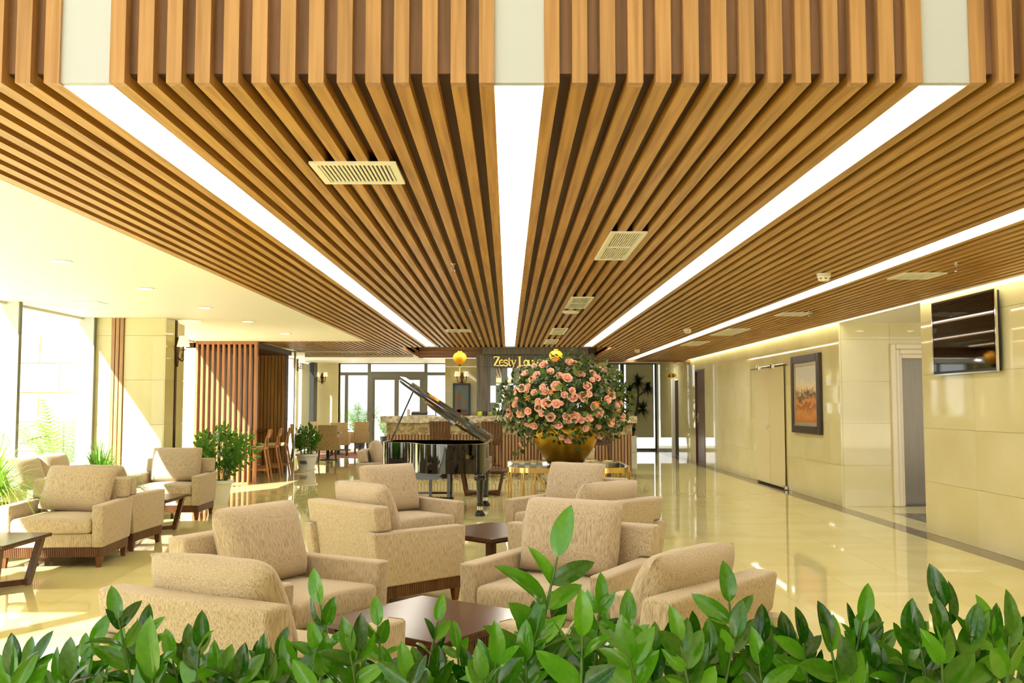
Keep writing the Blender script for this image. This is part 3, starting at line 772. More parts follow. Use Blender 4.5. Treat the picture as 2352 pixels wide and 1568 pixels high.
coffee('dark brown coffee table cut off by the left picture edge', (-4.12, 7.55), 0)
coffee('sunlit coffee table in front of the pillar armchair', (-4.14, 11.0), 0)
coffee('dark brown coffee table seen behind the piano leg', (-.41, 15.62), 0)
# ================================================================ grand piano
pn = thing('grand_piano', 'black lacquered grand piano with its lid propped open', 'piano', (-.31, 12.35, 0), R(-4))
pn.scale = (1.0, 1, 1)
def bez(p0, p1, p2, p3, n=10): return [tuple((1 - t) ** 3 * a + 3 * (1 - t) ** 2 * t * b + 3 * (1 - t) * t * t * c + t ** 3 * d for a, b, c, d in zip(p0, p1, p2, p3)) for t in [i / n for i in range(n)]]
# outline seen from above, tail towards the camera, straight side on the right (x = 0)
out = [(0, .28)] + [(0, 1.6), (-1.5, 1.6), (-1.5, 1.0)] + bez((-1.5, .95), (-1.5, .62), (-1.1, .72), (-.98, .38), 12) + bez((-.98, .38), (-.92, .12), (-.72, -.05), (-.5, -.05), 8) + bez((-.5, -.05), (-.3, -.05), (-.02, .0), (0, .28), 8)[:-1]
inn = []
n_ = len(out)
cxm, cym = -.72, .8
off = lambda k: (out[k][0] + (.05 if out[k][0] < cxm else -.05) * min(1, abs(out[k][0] - cxm) / .25), out[k][1] + (.05 if out[k][1] < cym else -.05) * min(1, abs(out[k][1] - cym) / .25))
inn = [off(k) for k in range(n_)]
m = MB()
v = {}
for key, poly, z in (('ob', out, .56), ('ot', out, .935), ('it', inn, .935), ('ib', inn, .56)): v[key] = [m.bm.verts.new((a, b, z)) for a, b in poly]
for a, b in (('ob', 'ot'), ('ot', 'it'), ('it', 'ib'), ('ib', 'ob')):
    for k in range(n_): m.bm.faces.new((v[a][k], v[a][(k + 1) % n_], v[b][(k + 1) % n_], v[b][k]))
bmesh.ops.recalc_face_normals(m.bm, faces=m.bm.faces)
m.obj('rim', blackgloss, pn, 35)
MB().prism(inn, .6, .66).obj('bottom_board', blackgloss, pn)
MB().prism(inn, .8, .82).obj('iron_frame', gold, pn)
MB().box(-1.5, 0, 1.55, 1.78, .6, .68).box(-1.5, -1.42, 1.5, 1.8, .56, .85).box(-.08, 0, 1.5, 1.8, .56, .85).obj('keybed', blackgloss, pn)
MB().box(-1.42, -.08, 1.6, 1.77, .68, .7).obj('keyboard', whiteglaze, pn)
# lid, hinged on the straight side, lifted by 33 degrees
def lift(c, a=R(33)):
    x, z = c.x, c.z - .945
    return Vector((x * math.cos(a) + z * math.sin(a), c.y, .945 - x * math.sin(a) + z * math.cos(a)))
lid = [(a - .02 if a < -.05 else a, b - .02 if b < .5 else min(b, 1.2)) for a, b in out]
lp = []
for q in lid:
    if not lp or math.hypot(q[0] - lp[-1][0], q[1] - lp[-1][1]) > .004: lp.append(q)
MB().prism(lp, .945, .975, f=lift).obj('lid', blackgloss, pn)
MB().box(-1.52, -.02, .76, 1.2, .985, 1.015, f=lift).obj('lid_flap', blackgloss, pn)
MB().tube([(-1.40, .97, .93), (-1.08, .93, .945 + 1.25 * math.sin(R(33)))], .011).obj('lid_prop', blackgloss, pn)
for k in range(3): MB().tube([(.0, .35 + k * .42, .95), (.0, .45 + k * .42, .95)], .01).obj('hinge', brass, pn)
def pleg(x, y):
    l = MB().box(-.07, .07, -.07, .07, .46, .56, .008).lathe([(.058, .46), (.05, .4), (.036, .16), (.046, .155), (.046, .125), (.034, .12), (.034, .075)], 16)
    o = l.obj('leg', blackgloss, pn, 40, (x, y, 0))
    MB().lathe([(.036, .155), (.036, .075)], 16).obj('ferrule', chrome, o, 40)
    MB().lathe([(.03, .075), (.05, .05), (.068, .02), (.066, .0)], 16).obj('caster', black, o, 40)
pleg(-.075, .27); pleg(-1.35, 1.5); pleg(-.12, 1.5)
ly_ = MB().box(-.9, -.86, 1.25, 1.29, .12, .6).box(-.64, -.6, 1.25, 1.29, .12, .6).box(-.95, -.55, 1.2, 1.34, .08, .14, .01).box(-.98, -.52, 1.22, 1.32, .5, .6).obj('pedal_lyre', blackgloss, pn)
for k in range(3): MB().box(-.84 + k * .08, -.8 + k * .08, 1.34, 1.46, .09, .105).obj('pedal', brass, ly_)
MB().prism([(-.95, .56), (-.55, .56), (-.62, .47), (-.88, .47)], .15, .5, 'y').obj('brace', blackgloss, pn)
bn = thing('piano_bench', 'black piano bench half hidden beneath the piano', 'bench', (-1.15, 14.62, 0))
MB().box(-.33, .33, -.17, .17, .4, .47, .015).obj('seat_pad', black, bn)
MB().box(-.31, .31, -.15, .15, .34, .4).obj('apron', blackgloss, bn)
for sx in (-1, 1):
    for sy in (-1, 1): MB().tube([(sx * .28, sy * .12, .34), (sx * .28, sy * .12, 0)], [.024, .016]).obj('leg', blackgloss, bn)
MB().box(-.28, .28, -.015, .015, .1, .13).obj('stretcher', blackgloss, bn)

# ================================================================ gold centre table, bowl, roses
ct = thing('centre_table', 'round-cornered glass table on thin brass bars carrying the golden bowl', 'table', (.68, 11.27, 0))
def rrect(a, b, r, n=7):
    o = []
    for cx, cy, s in ((a - r, b - r, 0), (-a + r, b - r, 1), (-a + r, -b + r, 2), (a - r, -b + r, 3)):
        for k in range(n + 1):
            t = (s + k / n) * math.pi / 2
            o.append((cx + r * math.cos(t), cy + r * math.sin(t)))
    return o
A_, B_, RC = .685, .78, .3
MB().prism(rrect(A_ - .015, B_ - .015, RC - .015), .735, .75).obj('glass_top', mat('dark_table_glass', (96, 84, 48), .03, spec=.7), ct)
def ring(z0, z1, a=A_, b=B_, r=RC, th=.018):
    m = MB(); o, i = rrect(a, b, r), rrect(a - th, b - th, r - th)
    vs_ = [[m.bm.verts.new((p[0], p[1], z)) for p in q] for q, z in ((o, z0), (o, z1), (i, z1), (i, z0))]
    n = len(o)
    for j in range(4):
        for k in range(n): m.bm.faces.new((vs_[j][k], vs_[j][(k + 1) % n], vs_[(j + 1) % 4][(k + 1) % n], vs_[(j + 1) % 4][k]))
    bmesh.ops.recalc_face_normals(m.bm, faces=m.bm.faces)
    return m
ring(.7, .755).obj('rim', brass, ct, 35)
ring(0, .02).obj('foot_rim', brass, ct, 35)
rr = rrect(A_ - .01, B_ - .01, RC - .01)
for s in range(4):
    for k in (0, 1, 2, 3, 4, 5, 6, 7):
        if s != 3 and k in (1, 3, 4, 6): continue
        x, y = rr[s * 8 + k]
        MB().tube([(x, y, .02), (x, y, .7)], .009, 6).obj('bar', brass, ct)
for x0, y0, x1, y1 in ((-A_ + RC, -B_ + .01, 0, -B_ + .01), (0, -B_ + .01, A_ - RC, -B_ + .01), (-A_ + RC, B_ - .01, 0, B_ - .01), (0, B_ - .01, A_ - RC, B_ - .01), (-A_ + .01, -B_ + RC, -A_ + .01, B_ - RC), (A_ - .01, -B_ + RC, A_ - .01, B_ - RC)):
    MB().tube([(x0, y0, .02), (x1, y1, .7)], .007, 6).obj('cross_bar', brass, ct)
    MB().tube([(x1, y1, .02), (x0, y0, .7)], .007, 6).obj('cross_bar', brass, ct)
bwl = tag(MB().lathe([(.17, 0), (.2, .005), (.26, .08), (.33, .19), (.375, .3), (.39, .37), (.375, .42), (.34, .45), (.31, .46), (.305, .45), (.33, .42), (.35, .37), (.3, .2), (.15, .05), (0, .045)], 48).obj('flower_bowl', gold, None, 50, (.67, 11.26, .757)), 'large round hammered golden bowl on the glass table', 'bowl')
def rose_mesh(seed):
    rnd = random.Random(seed); bm = bmesh.new()
    def ptl(az, r0, tilt, ln, wd, curl):
        g = []
        for j in range(4):
            t = j / 3
            for i in range(4):
                s = i / 3 * 2 - 1
                w_ = wd * (.55 + .6 * math.sin(math.pi * (.15 + .7 * t))) * .5
                out_ = r0 + math.sin(tilt) * ln * t + curl * t ** 3 - .25 * wd * s * s * math.cos(tilt) * -1 * -.4
                up = math.cos(tilt) * ln * t - curl * .4 * t ** 3
                x, y = out_ * math.cos(az) - s * w_ * math.sin(az), out_ * math.sin(az) + s * w_ * math.cos(az)
                rad = 1 - .12 * s * s
                g.append(bm.verts.new((x * rad, y * rad, up - (.05 * s * s if j == 3 else 0))))
        for j in range(3):
            for i in range(3): bm.faces.new((g[j * 4 + i], g[j * 4 + i + 1], g[j * 4 + i + 5], g[j * 4 + i + 4]))
    for ringn, (n, r0, tilt, ln, wd, curl) in enumerate(((3, .1, -.05, .66, .36, .02), (4, .2, .06, .68, .5, .05), (5, .3, .25, .66, .8, .12), (6, .36, .55, .62, 1.0, .18))):
        a0 = rnd.random() * 6
        for k in range(n): ptl(a0 + k * 2 * math.pi / n + rnd.uniform(-.15, .15), r0, tilt + rnd.uniform(-.08, .08), ln * rnd.uniform(.9, 1.1), wd, curl)
    m = MB(); m.bm = bm
    m.lathe([(.0, .05), (.26, .1), (.3, .3), (.22, .52), (.0, .58)], 10)
    return m.mesh('rose', petal, 180)
roses = [rose_mesh(s) for s in range(4)]
bq = thing('rose_bouquet', 'huge domed bouquet of pink roses and dark leaves in the golden bowl', 'flowers', (.67, 11.26, 1.2))
BC, BR = Vector((.67, 11.26, 1.46)), Vector((.74, .7, .56))
def shell(u, v, k=1.):
    """where the line of sight through a photo pixel meets the bouquet's dome"""
    d, o = ray(u, v), Vector((0, 0, HC))
    a = Vector((d.x / BR.x, d.y / BR.y, d.z / BR.z)); b = Vector(((o.x - BC.x) / BR.x, (o.y - BC.y) / BR.y, (o.z - BC.z) / BR.z))
    A, Bq, C = a.dot(a), a.dot(b), b.dot(b) - k * k
    D = Bq * Bq - A * C
    return o + d * ((-Bq - math.sqrt(D)) / A if D > 0 else -Bq / A)
def orient(p, n, sc_, roll=0.):
    q = n.to_track_quat('Z', 'Y').to_matrix().to_4x4() @ Matrix.Rotation(roll, 4, 'Z')
    return Matrix.Translation(p) @ q @ Matrix.Scale(sc_, 4)
RP = [(575,100,55),(435,130,35),(205,140,30),(975,65,55),(1055,75,40),(680,205,45),(470,255,45),(300,230,50),(400,325,48),(815,265,40),(935,300,60),(1105,245,40),(1165,250,40),(1320,225,45),(1450,165,30),(1385,305,45),(1310,335,35),(765,425,65),(1240,425,55),(245,465,50),(340,430,35),(320,495,35),(430,525,40),(560,450,45),(600,510,45),(1010,495,40),(890,560,42),(1020,595,60),(1185,590,62),(1255,550,45),(1615,560,55),(1560,500,40),(1545,640,55),(490,665,42),(495,755,50),(615,690,62),(765,695,55),(840,690,30),(545,845,38),(235,840,55),(340,810,45),(135,710,35),(160,640,35),(60,860,50),(45,780,35),(680,895,58),(910,885,42),(960,950,42),(1045,905,70),(1190,880,45),(1265,910,55),(1150,945,38),(1345,735,55),(1410,830,60),(1750,700,40),(1685,710,30),(1770,895,50),(1600,980,55),(1215,1070,42),(1405,1045,35),(1430,1180,50),(800,1020,50),(320,1020,30),(435,1035,42),(385,1030,30),(330,1150,50),(240,1330,45),(850,1205,35),(950,1240,55),(40,1030,25),(145,480,25),(150,540,25)]
inv = Matrix.Translation(-bq.location)
rnd = random.Random(3)
for k, (a, b, s) in enumerate(RP):
    u, v_ = 1160 + a * .1531, 820 + b * .1531
    p = shell(u, v_, 1.02)
    n = Vector(((p.x - BC.x) / BR.x, (p.y - BC.y) / BR.y, (p.z - BC.z) / BR.z)).normalized() + Vector((0, -.35, .1)) + Vector([rnd.uniform(-.25, .25) for _ in range(3)])
    d = 2 * s * .1531 * p.y / F
    link('rose', roses[k % 4], bq, mw=inv @ orient(p - n.normalized() * d * .4, n.normalized(), d * .8, rnd.random() * 6))
for k in range(28):                                      # the far side
    a, z = rnd.uniform(.15, math.pi - .15), rnd.uniform(-.6, .9)
    q = math.sqrt(1 - z * z)
    n = Vector((math.cos(a) * q, math.sin(a) * q, z))
    link('rose', roses[k % 4], bq, mw=inv @ orient(BC + Vector((n.x * BR.x, n.y * BR.y, n.z * BR.z)), n, rnd.uniform(.045, .07), rnd.random() * 6))
def leaf_mesh(name, wd, m, fold=.12, droop=.15, ny=6, tip=.5):
    bm = bmesh.new(); g = []
    for j in range(ny + 1):
        t = j / ny
        w_ = wd * .5 * (math.sin(math.pi * t ** (.5 + tip * .5)) ** .68 if 0 < t < 1 else 0) + .002
        row = []
        for s in (-1, -.5, 0, .5, 1): row.append(bm.verts.new((s * w_, t, abs(s) * w_ * fold * 2 - droop * t * t)))
        g.append(row)
    for a, b in zip(g, g[1:]):
        for i in range(4): bm.faces.new((a[i], a[i + 1], b[i + 1], b[i]))
    x = MB(); x.bm = bm
    return x.mesh(name, m, 180)
rl = [leaf_mesh('leaf', .62, leaf_rose, .15, .1, 5), leaf_mesh('leaf', .55, leaf_rose, .1, .25, 5)]
def basis(d, up):
    y = d.normalized(); x = y.cross(up)
    x = x.normalized() if x.length > 1e-4 else y.orthogonal().normalized()
    z = x.cross(y)
    return Matrix((x, y, z)).transposed().to_4x4()
inner = MB()
def rose_leaf(p, n, s, k, joined):
    d = (n * .5 + Vector([rnd.uniform(-1, 1) for _ in range(3)])).normalized()
    M4 = Matrix.Translation(p) @ basis(d, n + Vector([rnd.uniform(-.5, .5) for _ in range(3)])) @ Matrix.Scale(s, 4)
    if joined: inner.bm.from_mesh(tmp_leaf(rl[k % 2], inv @ M4))
    else: link('leaf', rl[k % 2], bq, mw=inv @ M4)
TL = []
def tmp_leaf(me, M4):
    c = me.copy(); c.transform(M4); TL.append(c); return c
for k in range(2800):
    a, z = rnd.uniform(0, 2 * math.pi), rnd.uniform(-.75, 1)
    rad = rnd.uniform(.55, 1.04) if k > 290 else rnd.uniform(.96, 1.1)
    if k <= 290: a = -abs(rnd.uniform(0, math.pi))
    q = math.sqrt(1 - z * z)
    n = Vector((math.cos(a) * q, math.sin(a) * q, z))
    p = BC + Vector((n.x * BR.x, n.y * BR.y, n.z * BR.z)) * rad
    rose_leaf(p, n, rnd.uniform(.05, .085), k, k > 290)
for u0, v0, u1, v1 in ((1215, 985, 1190, 1050), (1265, 985, 1288, 1020), (1340, 985, 1330, 1030), (1400, 975, 1440, 960), (1150, 930, 1140, 960), (1180, 900, 1140, 905), (1420, 900, 1440, 890)):   # trailing sprays
    a, b = shell(u0, v0, 1.), ony(u1, v1, 11.26 - .42)
    inner.tube([inv @ a, inv @ ((a + b) / 2 + Vector((0, -.03, .03))), inv @ b], .004, 5)
    for t in range(9): rose_leaf(a.lerp(b, t / 8) + Vector([rnd.uniform(-.05, .05) for _ in range(3)]), Vector((0, -1, .3)), rnd.uniform(.05, .08), t, True)
for k in range(60):
    a = rnd.uniform(0, 6.283); n = Vector((math.cos(a), math.sin(a), rnd.uniform(-.2, 1.4))).normalized()
    inner.tube([inv @ Vector((.67, 11.26, 1.12)), inv @ (BC + Vector((n.x * BR.x, n.y * BR.y, n.z * BR.z)) * .95)], [.006, .003], 4)
stuff(inner.obj('foliage', leaf_rose, bq))
for c in TL: bpy.data.meshes.remove(c)
lily = MB()
for k in range(6):
    a = k * math.pi / 3
    lily.prism([(0, -.1), (.6, -.16), (1, 0), (.6, .16), (0, .1)], 0, .02, f=lambda c, a=a: Matrix.Rotation(a, 3, 'Z') @ Vector((c.x, c.y, c.z + .5 * c.x)))
lm = lily.mesh('lily', petal2, 180)
for a, b in ((345, 615), (690, 530), (760, 50), (1380, 700), (1690, 790)):
    p = shell(1160 + a * .1531, 820 + b * .1531, 1.05)
    link('lily', lm, bq, mw=inv @ orient(p, (Vector((p.x - BC.x, p.y - BC.y, p.z - BC.z)).normalized() + Vector((0, -.4, 0))).normalized(), .042, rnd.random() * 6))
# ================================================================ bar
bar = thing('bar_counter', 'long bar counter with thick marble top, rough stone band and ribbed wood front', 'bar', (0, 19.5, 0))
MB().box(-2.576, 2.612, -.1, .62, 1.077, 1.218, .008, 1).obj('marble_slab', marbletop, bar)
def rough(x0, x1, y, z0, z1, nx, nz, amp, seed):
    rnd_ = random.Random(seed); bm = bmesh.new()
    g = [[bm.verts.new((x0 + (x1 - x0) * i / nx, y - (rnd_.random() * amp), z0 + (z1 - z0) * j / nz)) for i in range(nx + 1)] for j in range(nz + 1)]
    for j in range(nz):
        for i in range(nx): bm.faces.new((g[j][i], g[j][i + 1], g[j + 1][i + 1], g[j + 1][i]))
    m_ = MB(); m_.bm = bm
    return m_
for k in range(8):
    a = -2.47 + k * .62
    rough(a, a + .617, 0, .847, 1.077, 16, 7, .03, k).obj('stone_block', stone, bar)
for k in range(8):
    a = -2.47 + k * .62
    rough(a, a + .617, .02, 0, .13, 16, 4, .03, 20 + k).obj('plinth_stone', stone, bar)
MB().box(-2.466, 2.49, .012, .5, 0, 1.077).obj('carcass', darkwoodv, bar)
ribs = MB()
for k in range(76):
    a = -2.46 + k * .0652
    ribs.box(a, a + .042, -.018, .014, .13, .847)
stuff(ribs.obj('rib_front', woodv, bar))
rs_ = MB()
for k in range(7): rs_.box(2.49, 2.51, .03 + k * .065, .072 + k * .065, .0, .847)
stuff(rs_.obj('rib_end', woodv, bar))
MB().box(2.49, 2.515, .0, .5, .847, 1.077).obj('stone_end', stone, bar)
# back counter and plank wall with the name
tag(MB().box(-1.74, -.8, 25.9, 26.495, 0, 1.14, .01).obj('back_counter', whiteglaze), 'pale back counter beneath the small blue framed picture', 'counter')
zw = struct(MB().box(-.764, 2.1, 23.3, 23.6, 0, 2.67).box(-.626, 1.941, 23.2, 23.6, 2.667, 3.02).obj('wall_bar_feature', black))
pk, ph = MB(), MB()
for k in range(44):
    a = -.764 + k * .0651
    pk.box(a + .002, a + .063, 23.28 + .006 * (k % 3), 23.31, 0, 2.37); pk.box(a + .002, a + .063, 23.28 + .006 * ((k + 1) % 3), 23.31, 2.374, 2.67)
for k in range(39): a = -.626 + k * .0658; ph.box(a + .002, a + .064, 23.18 + .006 * (k % 2), 23.21, 2.667, 3.02)
stuff(pk.obj('plank_field', greyplank, zw)); stuff(ph.obj('plank_header', greyplank, zw))
mo = thing('mirror_mosaic', 'checkered panel of upright mirrors and grey tiles on the plank wall', 'mirror', (-.434, 23.27, 0))
for c_ in range(16):
    for r_, (z0, z1) in enumerate(((1.92, 2.335), (1.5, 1.91), (1.09, 1.49))):
        isM = (c_ + r_) % 2 == 1
        piece('mirror_tile' if isM else 'grey_tile', mirror if isM else greytile, mo, c_ * .139 + .003, c_ * .139 + .136, 0 if isM else -.012, .012, z0, z1)
# raised gold letters, drawn with strokes: (polyline, widths)
def arc(cx, cy, rx, ry, a0, a1, n=12): return [(cx + rx * math.cos(R(a0 + (a1 - a0) * i / n)), cy + ry * math.sin(R(a0 + (a1 - a0) * i / n))) for i in range(n + 1)]
TH_, TN = .17, .07
GL = {
 'Z': (.72, [([(.06, .96), (.66, .96)], .09), ([(.62, .95), (.1, .05)], TH_), ([(.04, .045), (.68, .045)], .09), ([(.07, .96), (.05, .76)], .06), ([(.66, .04), (.69, .26)], .06)]),
 'e': (.6, [(arc(.31, .33, .23, .29, 45, 320, 16), .13), ([(.1, .36), (.52, .36)], .06), (arc(.31, .36, .21, .27, 0, 60, 6), .1)]),
 's': (.52, [(arc(.26, .47, .17, .16, 30, 250, 10) + arc(.27, .17, .18, .15, 80, -150, 10), .12), ([(.44, .62), (.45, .46)], .05), ([(.08, .2), (.07, .02)], .05)]),
 't': (.42, [([(.2, .85), (.2, .15), (.26, .05), (.38, .08)], .14), ([(.04, .6), (.38, .6)], .07)]),
 'y': (.62, [([(.12, .6), (.34, .08)], .14), ([(.52, .6), (.3, -.05), (.2, -.25), (.08, -.22)], .08), ([(.0, .61), (.26, .61)], .06), ([(.4, .61), (.62, .61)], .06)]),
 'L': (.72, [([(.22, .95), (.22, .05)], TH_), ([(.06, .96), (.4, .96)], .07), ([(.06, .04), (.64, .04)], .08), ([(.63, .04), (.66, .3)], .06)]),
 'o': (.62, [(arc(.31, .32, .21, .28, 0, 360, 22), .13)]),
 'u': (.66, [([(.14, .6), (.14, .2), (.2, .06), (.32, .04), (.5, .18)], .13), ([(.5, .6), (.5, .02)], .14), ([(.02, .6), (.16, .6)], .06), ([(.4, .6), (.52, .6)], .06), ([(.5, .03), (.64, .03)], .06)]),
 'n': (.66, [([(.14, .6), (.14, .02)], .14), ([(.16, .45), (.3, .6), (.44, .58), (.5, .42), (.5, .02)], .13), ([(.02, .6), (.16, .6)], .06), ([(.03, .03), (.26, .03)], .06), ([(.39, .03), (.62, .03)], .06)]),
 'g': (.6, [(arc(.28, .42, .18, .2, 0, 360, 18), .11), ([(.42, .56), (.56, .62)], .07), (arc(.3, -.08, .24, .15, 0, 360, 18), .08), ([(.16, .24), (.14, .12), (.3, .08)], .07)]),
}
sgn = thing('lounge_sign', 'raised gold letters reading Zesty Lounge on the grey plank wall', 'sign', (-.36, 23.27, 2.385))
gilt = mat('gilt_letter', (238, 206, 110), .25, .9)
x = 0.
for ch in 'Zesty Lounge':
    if ch == ' ': x += .055; continue
    wd_, strokes = GL[ch]; m_ = MB()
    for pts, wdt in strokes:
        S_ = .235; q = [Vector((p[0], p[1])) for p in pts]
        L1, R1 = [], []
        for i, p in enumerate(q):
            t_ = (q[min(i + 1, len(q) - 1)] - q[max(i - 1, 0)]).normalized(); n2 = Vector((-t_.y, t_.x)) * wdt / 2
            L1.append(p + n2); R1.append(p - n2)
        for i in range(len(q) - 1):
            m_.prism([(a.x * S_, a.y * S_) for a in (R1[i], R1[i + 1], L1[i + 1], L1[i])], -.02, .0, 'y')
    m_.obj('letter', gilt, sgn, 0, (x, 0, 0))
    x += wd_ * .165 + .012
# small picture on the back counter
pa = mat('painting_blue', (90, 150, 190), .5, c2=(176, 130, 80), scale=(12, 12, 7), detail=8, lo=.44, hi=.6, dist=1)
bp = thing('blue_picture', 'small blue framed picture standing on the back counter', 'painting', (-1.28, 26.42, 1.14))
MB().box(-.24, -.19, -.03, .03, 0, .9).box(.19, .24, -.03, .03, 0, .9).box(-.19, .19, -.03, .03, 0, .05).box(-.19, .19, -.03, .03, .85, .9).obj('frame', mat('frame_blue', (66, 84, 92), .5), bp)
MB().box(-.19, .19, -.01, .02, .05, .85).obj('canvas', pa, bp)
MB().prism([(-.12, .1), (-.02, .1), (-.04, .62), (-.07, .74), (-.1, .62)], -.016, -.01, 'y').obj('painted_tower', mat('paint_tan', (150, 120, 104), .6), bp)
MB().prism([(-.16, .08), (.16, .08), (.14, .17), (-.13, .18)], -.016, -.01, 'y').obj('painted_boat', mat('paint_red', (150, 80, 50), .6), bp)
# jars and trays on the bar
for u, cname, cc in ((1102, 'yellow green', (176, 190, 20)), (1114, 'black', (26, 30, 26)), (1127, 'olive green', (134, 140, 70))):
    p = ony(u, 955, 19.75)
    t = thing('jar', cname + ' lidded jar on the bar beside the plank wall', 'jar', (p.x, 19.75, 1.218), 0, 'jars on the bar')
    MB().lathe([(.035, 0), (.048, .01), (.05, .07), (.04, .09), (.0, .092)], 20).obj('body', mat('jar_' + cname[:5], cc, .25), t, 40)
    MB().lathe([(.036, .088), (.034, .1), (.0, .102)], 20).obj('lid', black, t, 40)
tr = thing('serving_tray', 'pale tray with dark folders on the left of the bar', 'tray', (-1.78, 19.75, 1.218))
MB().box(-.28, .28, -.15, .15, 0, .02, .005).obj('base', mat('tray_tan', (196, 180, 150), .5), tr)
MB().box(-.2, .12, -.1, .1, .02, .06, f=lambda c: c + Vector((0, 0, .15 * (c.y + .1)))).obj('folder', black, tr)
MB().box(-.28, -.25, -.15, .15, .02, .14).obj('side', mat('tray_side', (206, 190, 160), .5), tr)
tap = thing('bar_tap', 'thin pale upright tap standing on the bar', 'tap', (-1.5, 19.9, 1.218))
MB().tube([(0, 0, 0), (0, 0, .2), (-.05, 0, .23), (-.14, 0, .22)], .012).obj('spout', steel, tap)
MB().lathe([(.03, 0), (.025, .02)], 14).obj('foot', steel, tap)
# bar stools
st0 = thing('bar_stool', '', 'stool')
for k in range(7):
    a = (k - 3) * .055
    MB().box(a - .025, a + .025, -.02, 0, .7, 1.13, .004, 1, f=lambda c, a=a: Vector((c.x * (1 + .22 * (c.z - .7)), c.y - .2 - .22 * (c.z - .7) + 1.0 * c.x * c.x, c.z))).obj('back_stave', darkwoodv, st0)
MB().box(-.2, .2, -.2, .2, .72, .79, .02).obj('seat', mat('stool_leather', (70, 44, 28), .45), st0)
MB().box(-.18, .18, -.18, .18, .66, .72).obj('seat_frame', darkwoodv, st0)
for sx in (-1, 1):
    for sy in (-1, 1): MB().bar((sx * .16, sy * .16, .7), (sx * .2, sy * .21, 0), .035, .035).obj('leg', darkwoodv, st0)
    MB().bar((sx * .18, -.18, .28), (sx * .18, .18, .28), .025, .025).obj('stretcher', darkwoodv, st0)
MB().bar((-.18, .19, .25), (.18, .19, .25), .025, .025).obj('stretcher', darkwoodv, st0)
for xx, lab in ((-1.32, 'brown slat-backed bar stool behind the open piano lid, leftmost at the bar'), (-.31, 'brown slat-backed bar stool between piano lid and roses'), (.75, 'brown slat-backed bar stool hidden behind the golden bowl'), (1.81, 'brown slat-backed bar stool right of the golden bowl')):
    place(st0, (xx, 18.85, 0), 0, lab, 'stools at the bar')

# ================================================================ lanterns, sconces
def lantern(x, y, z, label):
    t = thing('paper_lantern', label, 'lantern', (x, y, z), 0, 'yellow hanging lanterns')
    prof = [(.03 + .115 * math.sin(math.pi * (i / 14) ** .8) ** .7, .26 - .27 * i / 14) for i in range(15)]
    MB().lathe(prof[::-1], 48, rib=.05, rn=12).obj('body', lantern_m, t, 50)
    MB().lathe([(.04, .255), (.045, .26), (.045, .28), (.04, .282)], 20).obj('cap', mat('lantern_cap', (222, 170, 40), .4), t)
    MB().lathe([(.025, -.035), (.035, .005)], 16).obj('knot', bronze, t)
    MB().tube([(0, 0, -.03), (0, 0, -.26)], [.006, .014], 6).obj('tassel', tassel_m, t)
    MB().tube([(0, 0, .28), (0, 0, 3.02 - z)], .003, 4).obj('cord', black, t)
ll = tag(MB().box(-2.1, -.8, 23.74, 23.8, 2.6, 2.62).obj('linear_light', cove_m), 'thin linear light under the wooden fascia left of the lounge sign', 'ceiling light')
p = ony(1056, 822, 20.6); lantern(p.x, 20.6, p.z - .13, 'yellow silk lantern with tassel hanging left of the lounge sign')
p = ony(1277, 818, 20.6); lantern(p.x, 20.6, p.z - .13, 'yellow silk lantern hanging just above the roses')
def sconce(loc, rz, label, sides=(-1, 1), s=1.):
    """built with its back plate on y = 0, arms towards -Y"""
    t = thing('wall_sconce', label, 'wall lamp', loc, rz, 'wall sconces')
    MB().prism([(0, -.2), (.04, -.12), (.03, -.05), (.06, .02), (.035, .1), (0, .18), (-.035, .1), (-.06, .02), (-.03, -.05), (-.04, -.12)], -.025, 0, 'y', .006, 1, lambda c: c * s).obj('back_plate', bronze, t)
    for k in sides:
        pts = [(0, -.02, -.08), (.05 * k, -.09, -.13), (.1 * k, -.12, -.12), (.125 * k, -.13, -.07), (.13 * k, -.13, .0)]
        a = MB().tube([Vector(q) * s for q in pts], .009 * s).tube([Vector(q) * s for q in ((.06 * k, -.08, -.1), (.085 * k, -.1, -.06), (.06 * k, -.09, -.03), (.04 * k, -.08, -.05))], .006 * s).obj('arm', bronze, t)
        MB().lathe([(.012 * s, -.0 * s), (.034 * s, .01 * s), (.03 * s, .016 * s), (.011 * s, .018 * s), (.011 * s, .06 * s)], 14, (.13 * k * s, -.13 * s)).obj('cup', bronze, a)
        m_ = MB().lathe([(.078 * s, .05 * s), (.05 * s, .18 * s), (.049 * s, .18 * s), (.077 * s, .05 * s)], 24, (.13 * k * s, -.13 * s))
        m_.obj('shade', shade_m, a, 50)
p = ony(740, 868, YB); sconce((p.x, YB - .0, p.z), 0, 'double bronze wall sconce with white shades on the plain rear wall')
p = ony(1061, 868, 26.5); sconce((p.x, 26.5, p.z), 0, 'double bronze wall sconce above the blue framed picture')
sconce((-6.14, 27.9, 2.62), R(90), 'double bronze wall sconce on the glazed left flank of the rear lounge')
sconce((-4.63, 13.35, 2.19), R(90), 'single arm bronze wall sconce on the side of the marble pillar', (-1,), 1.12)

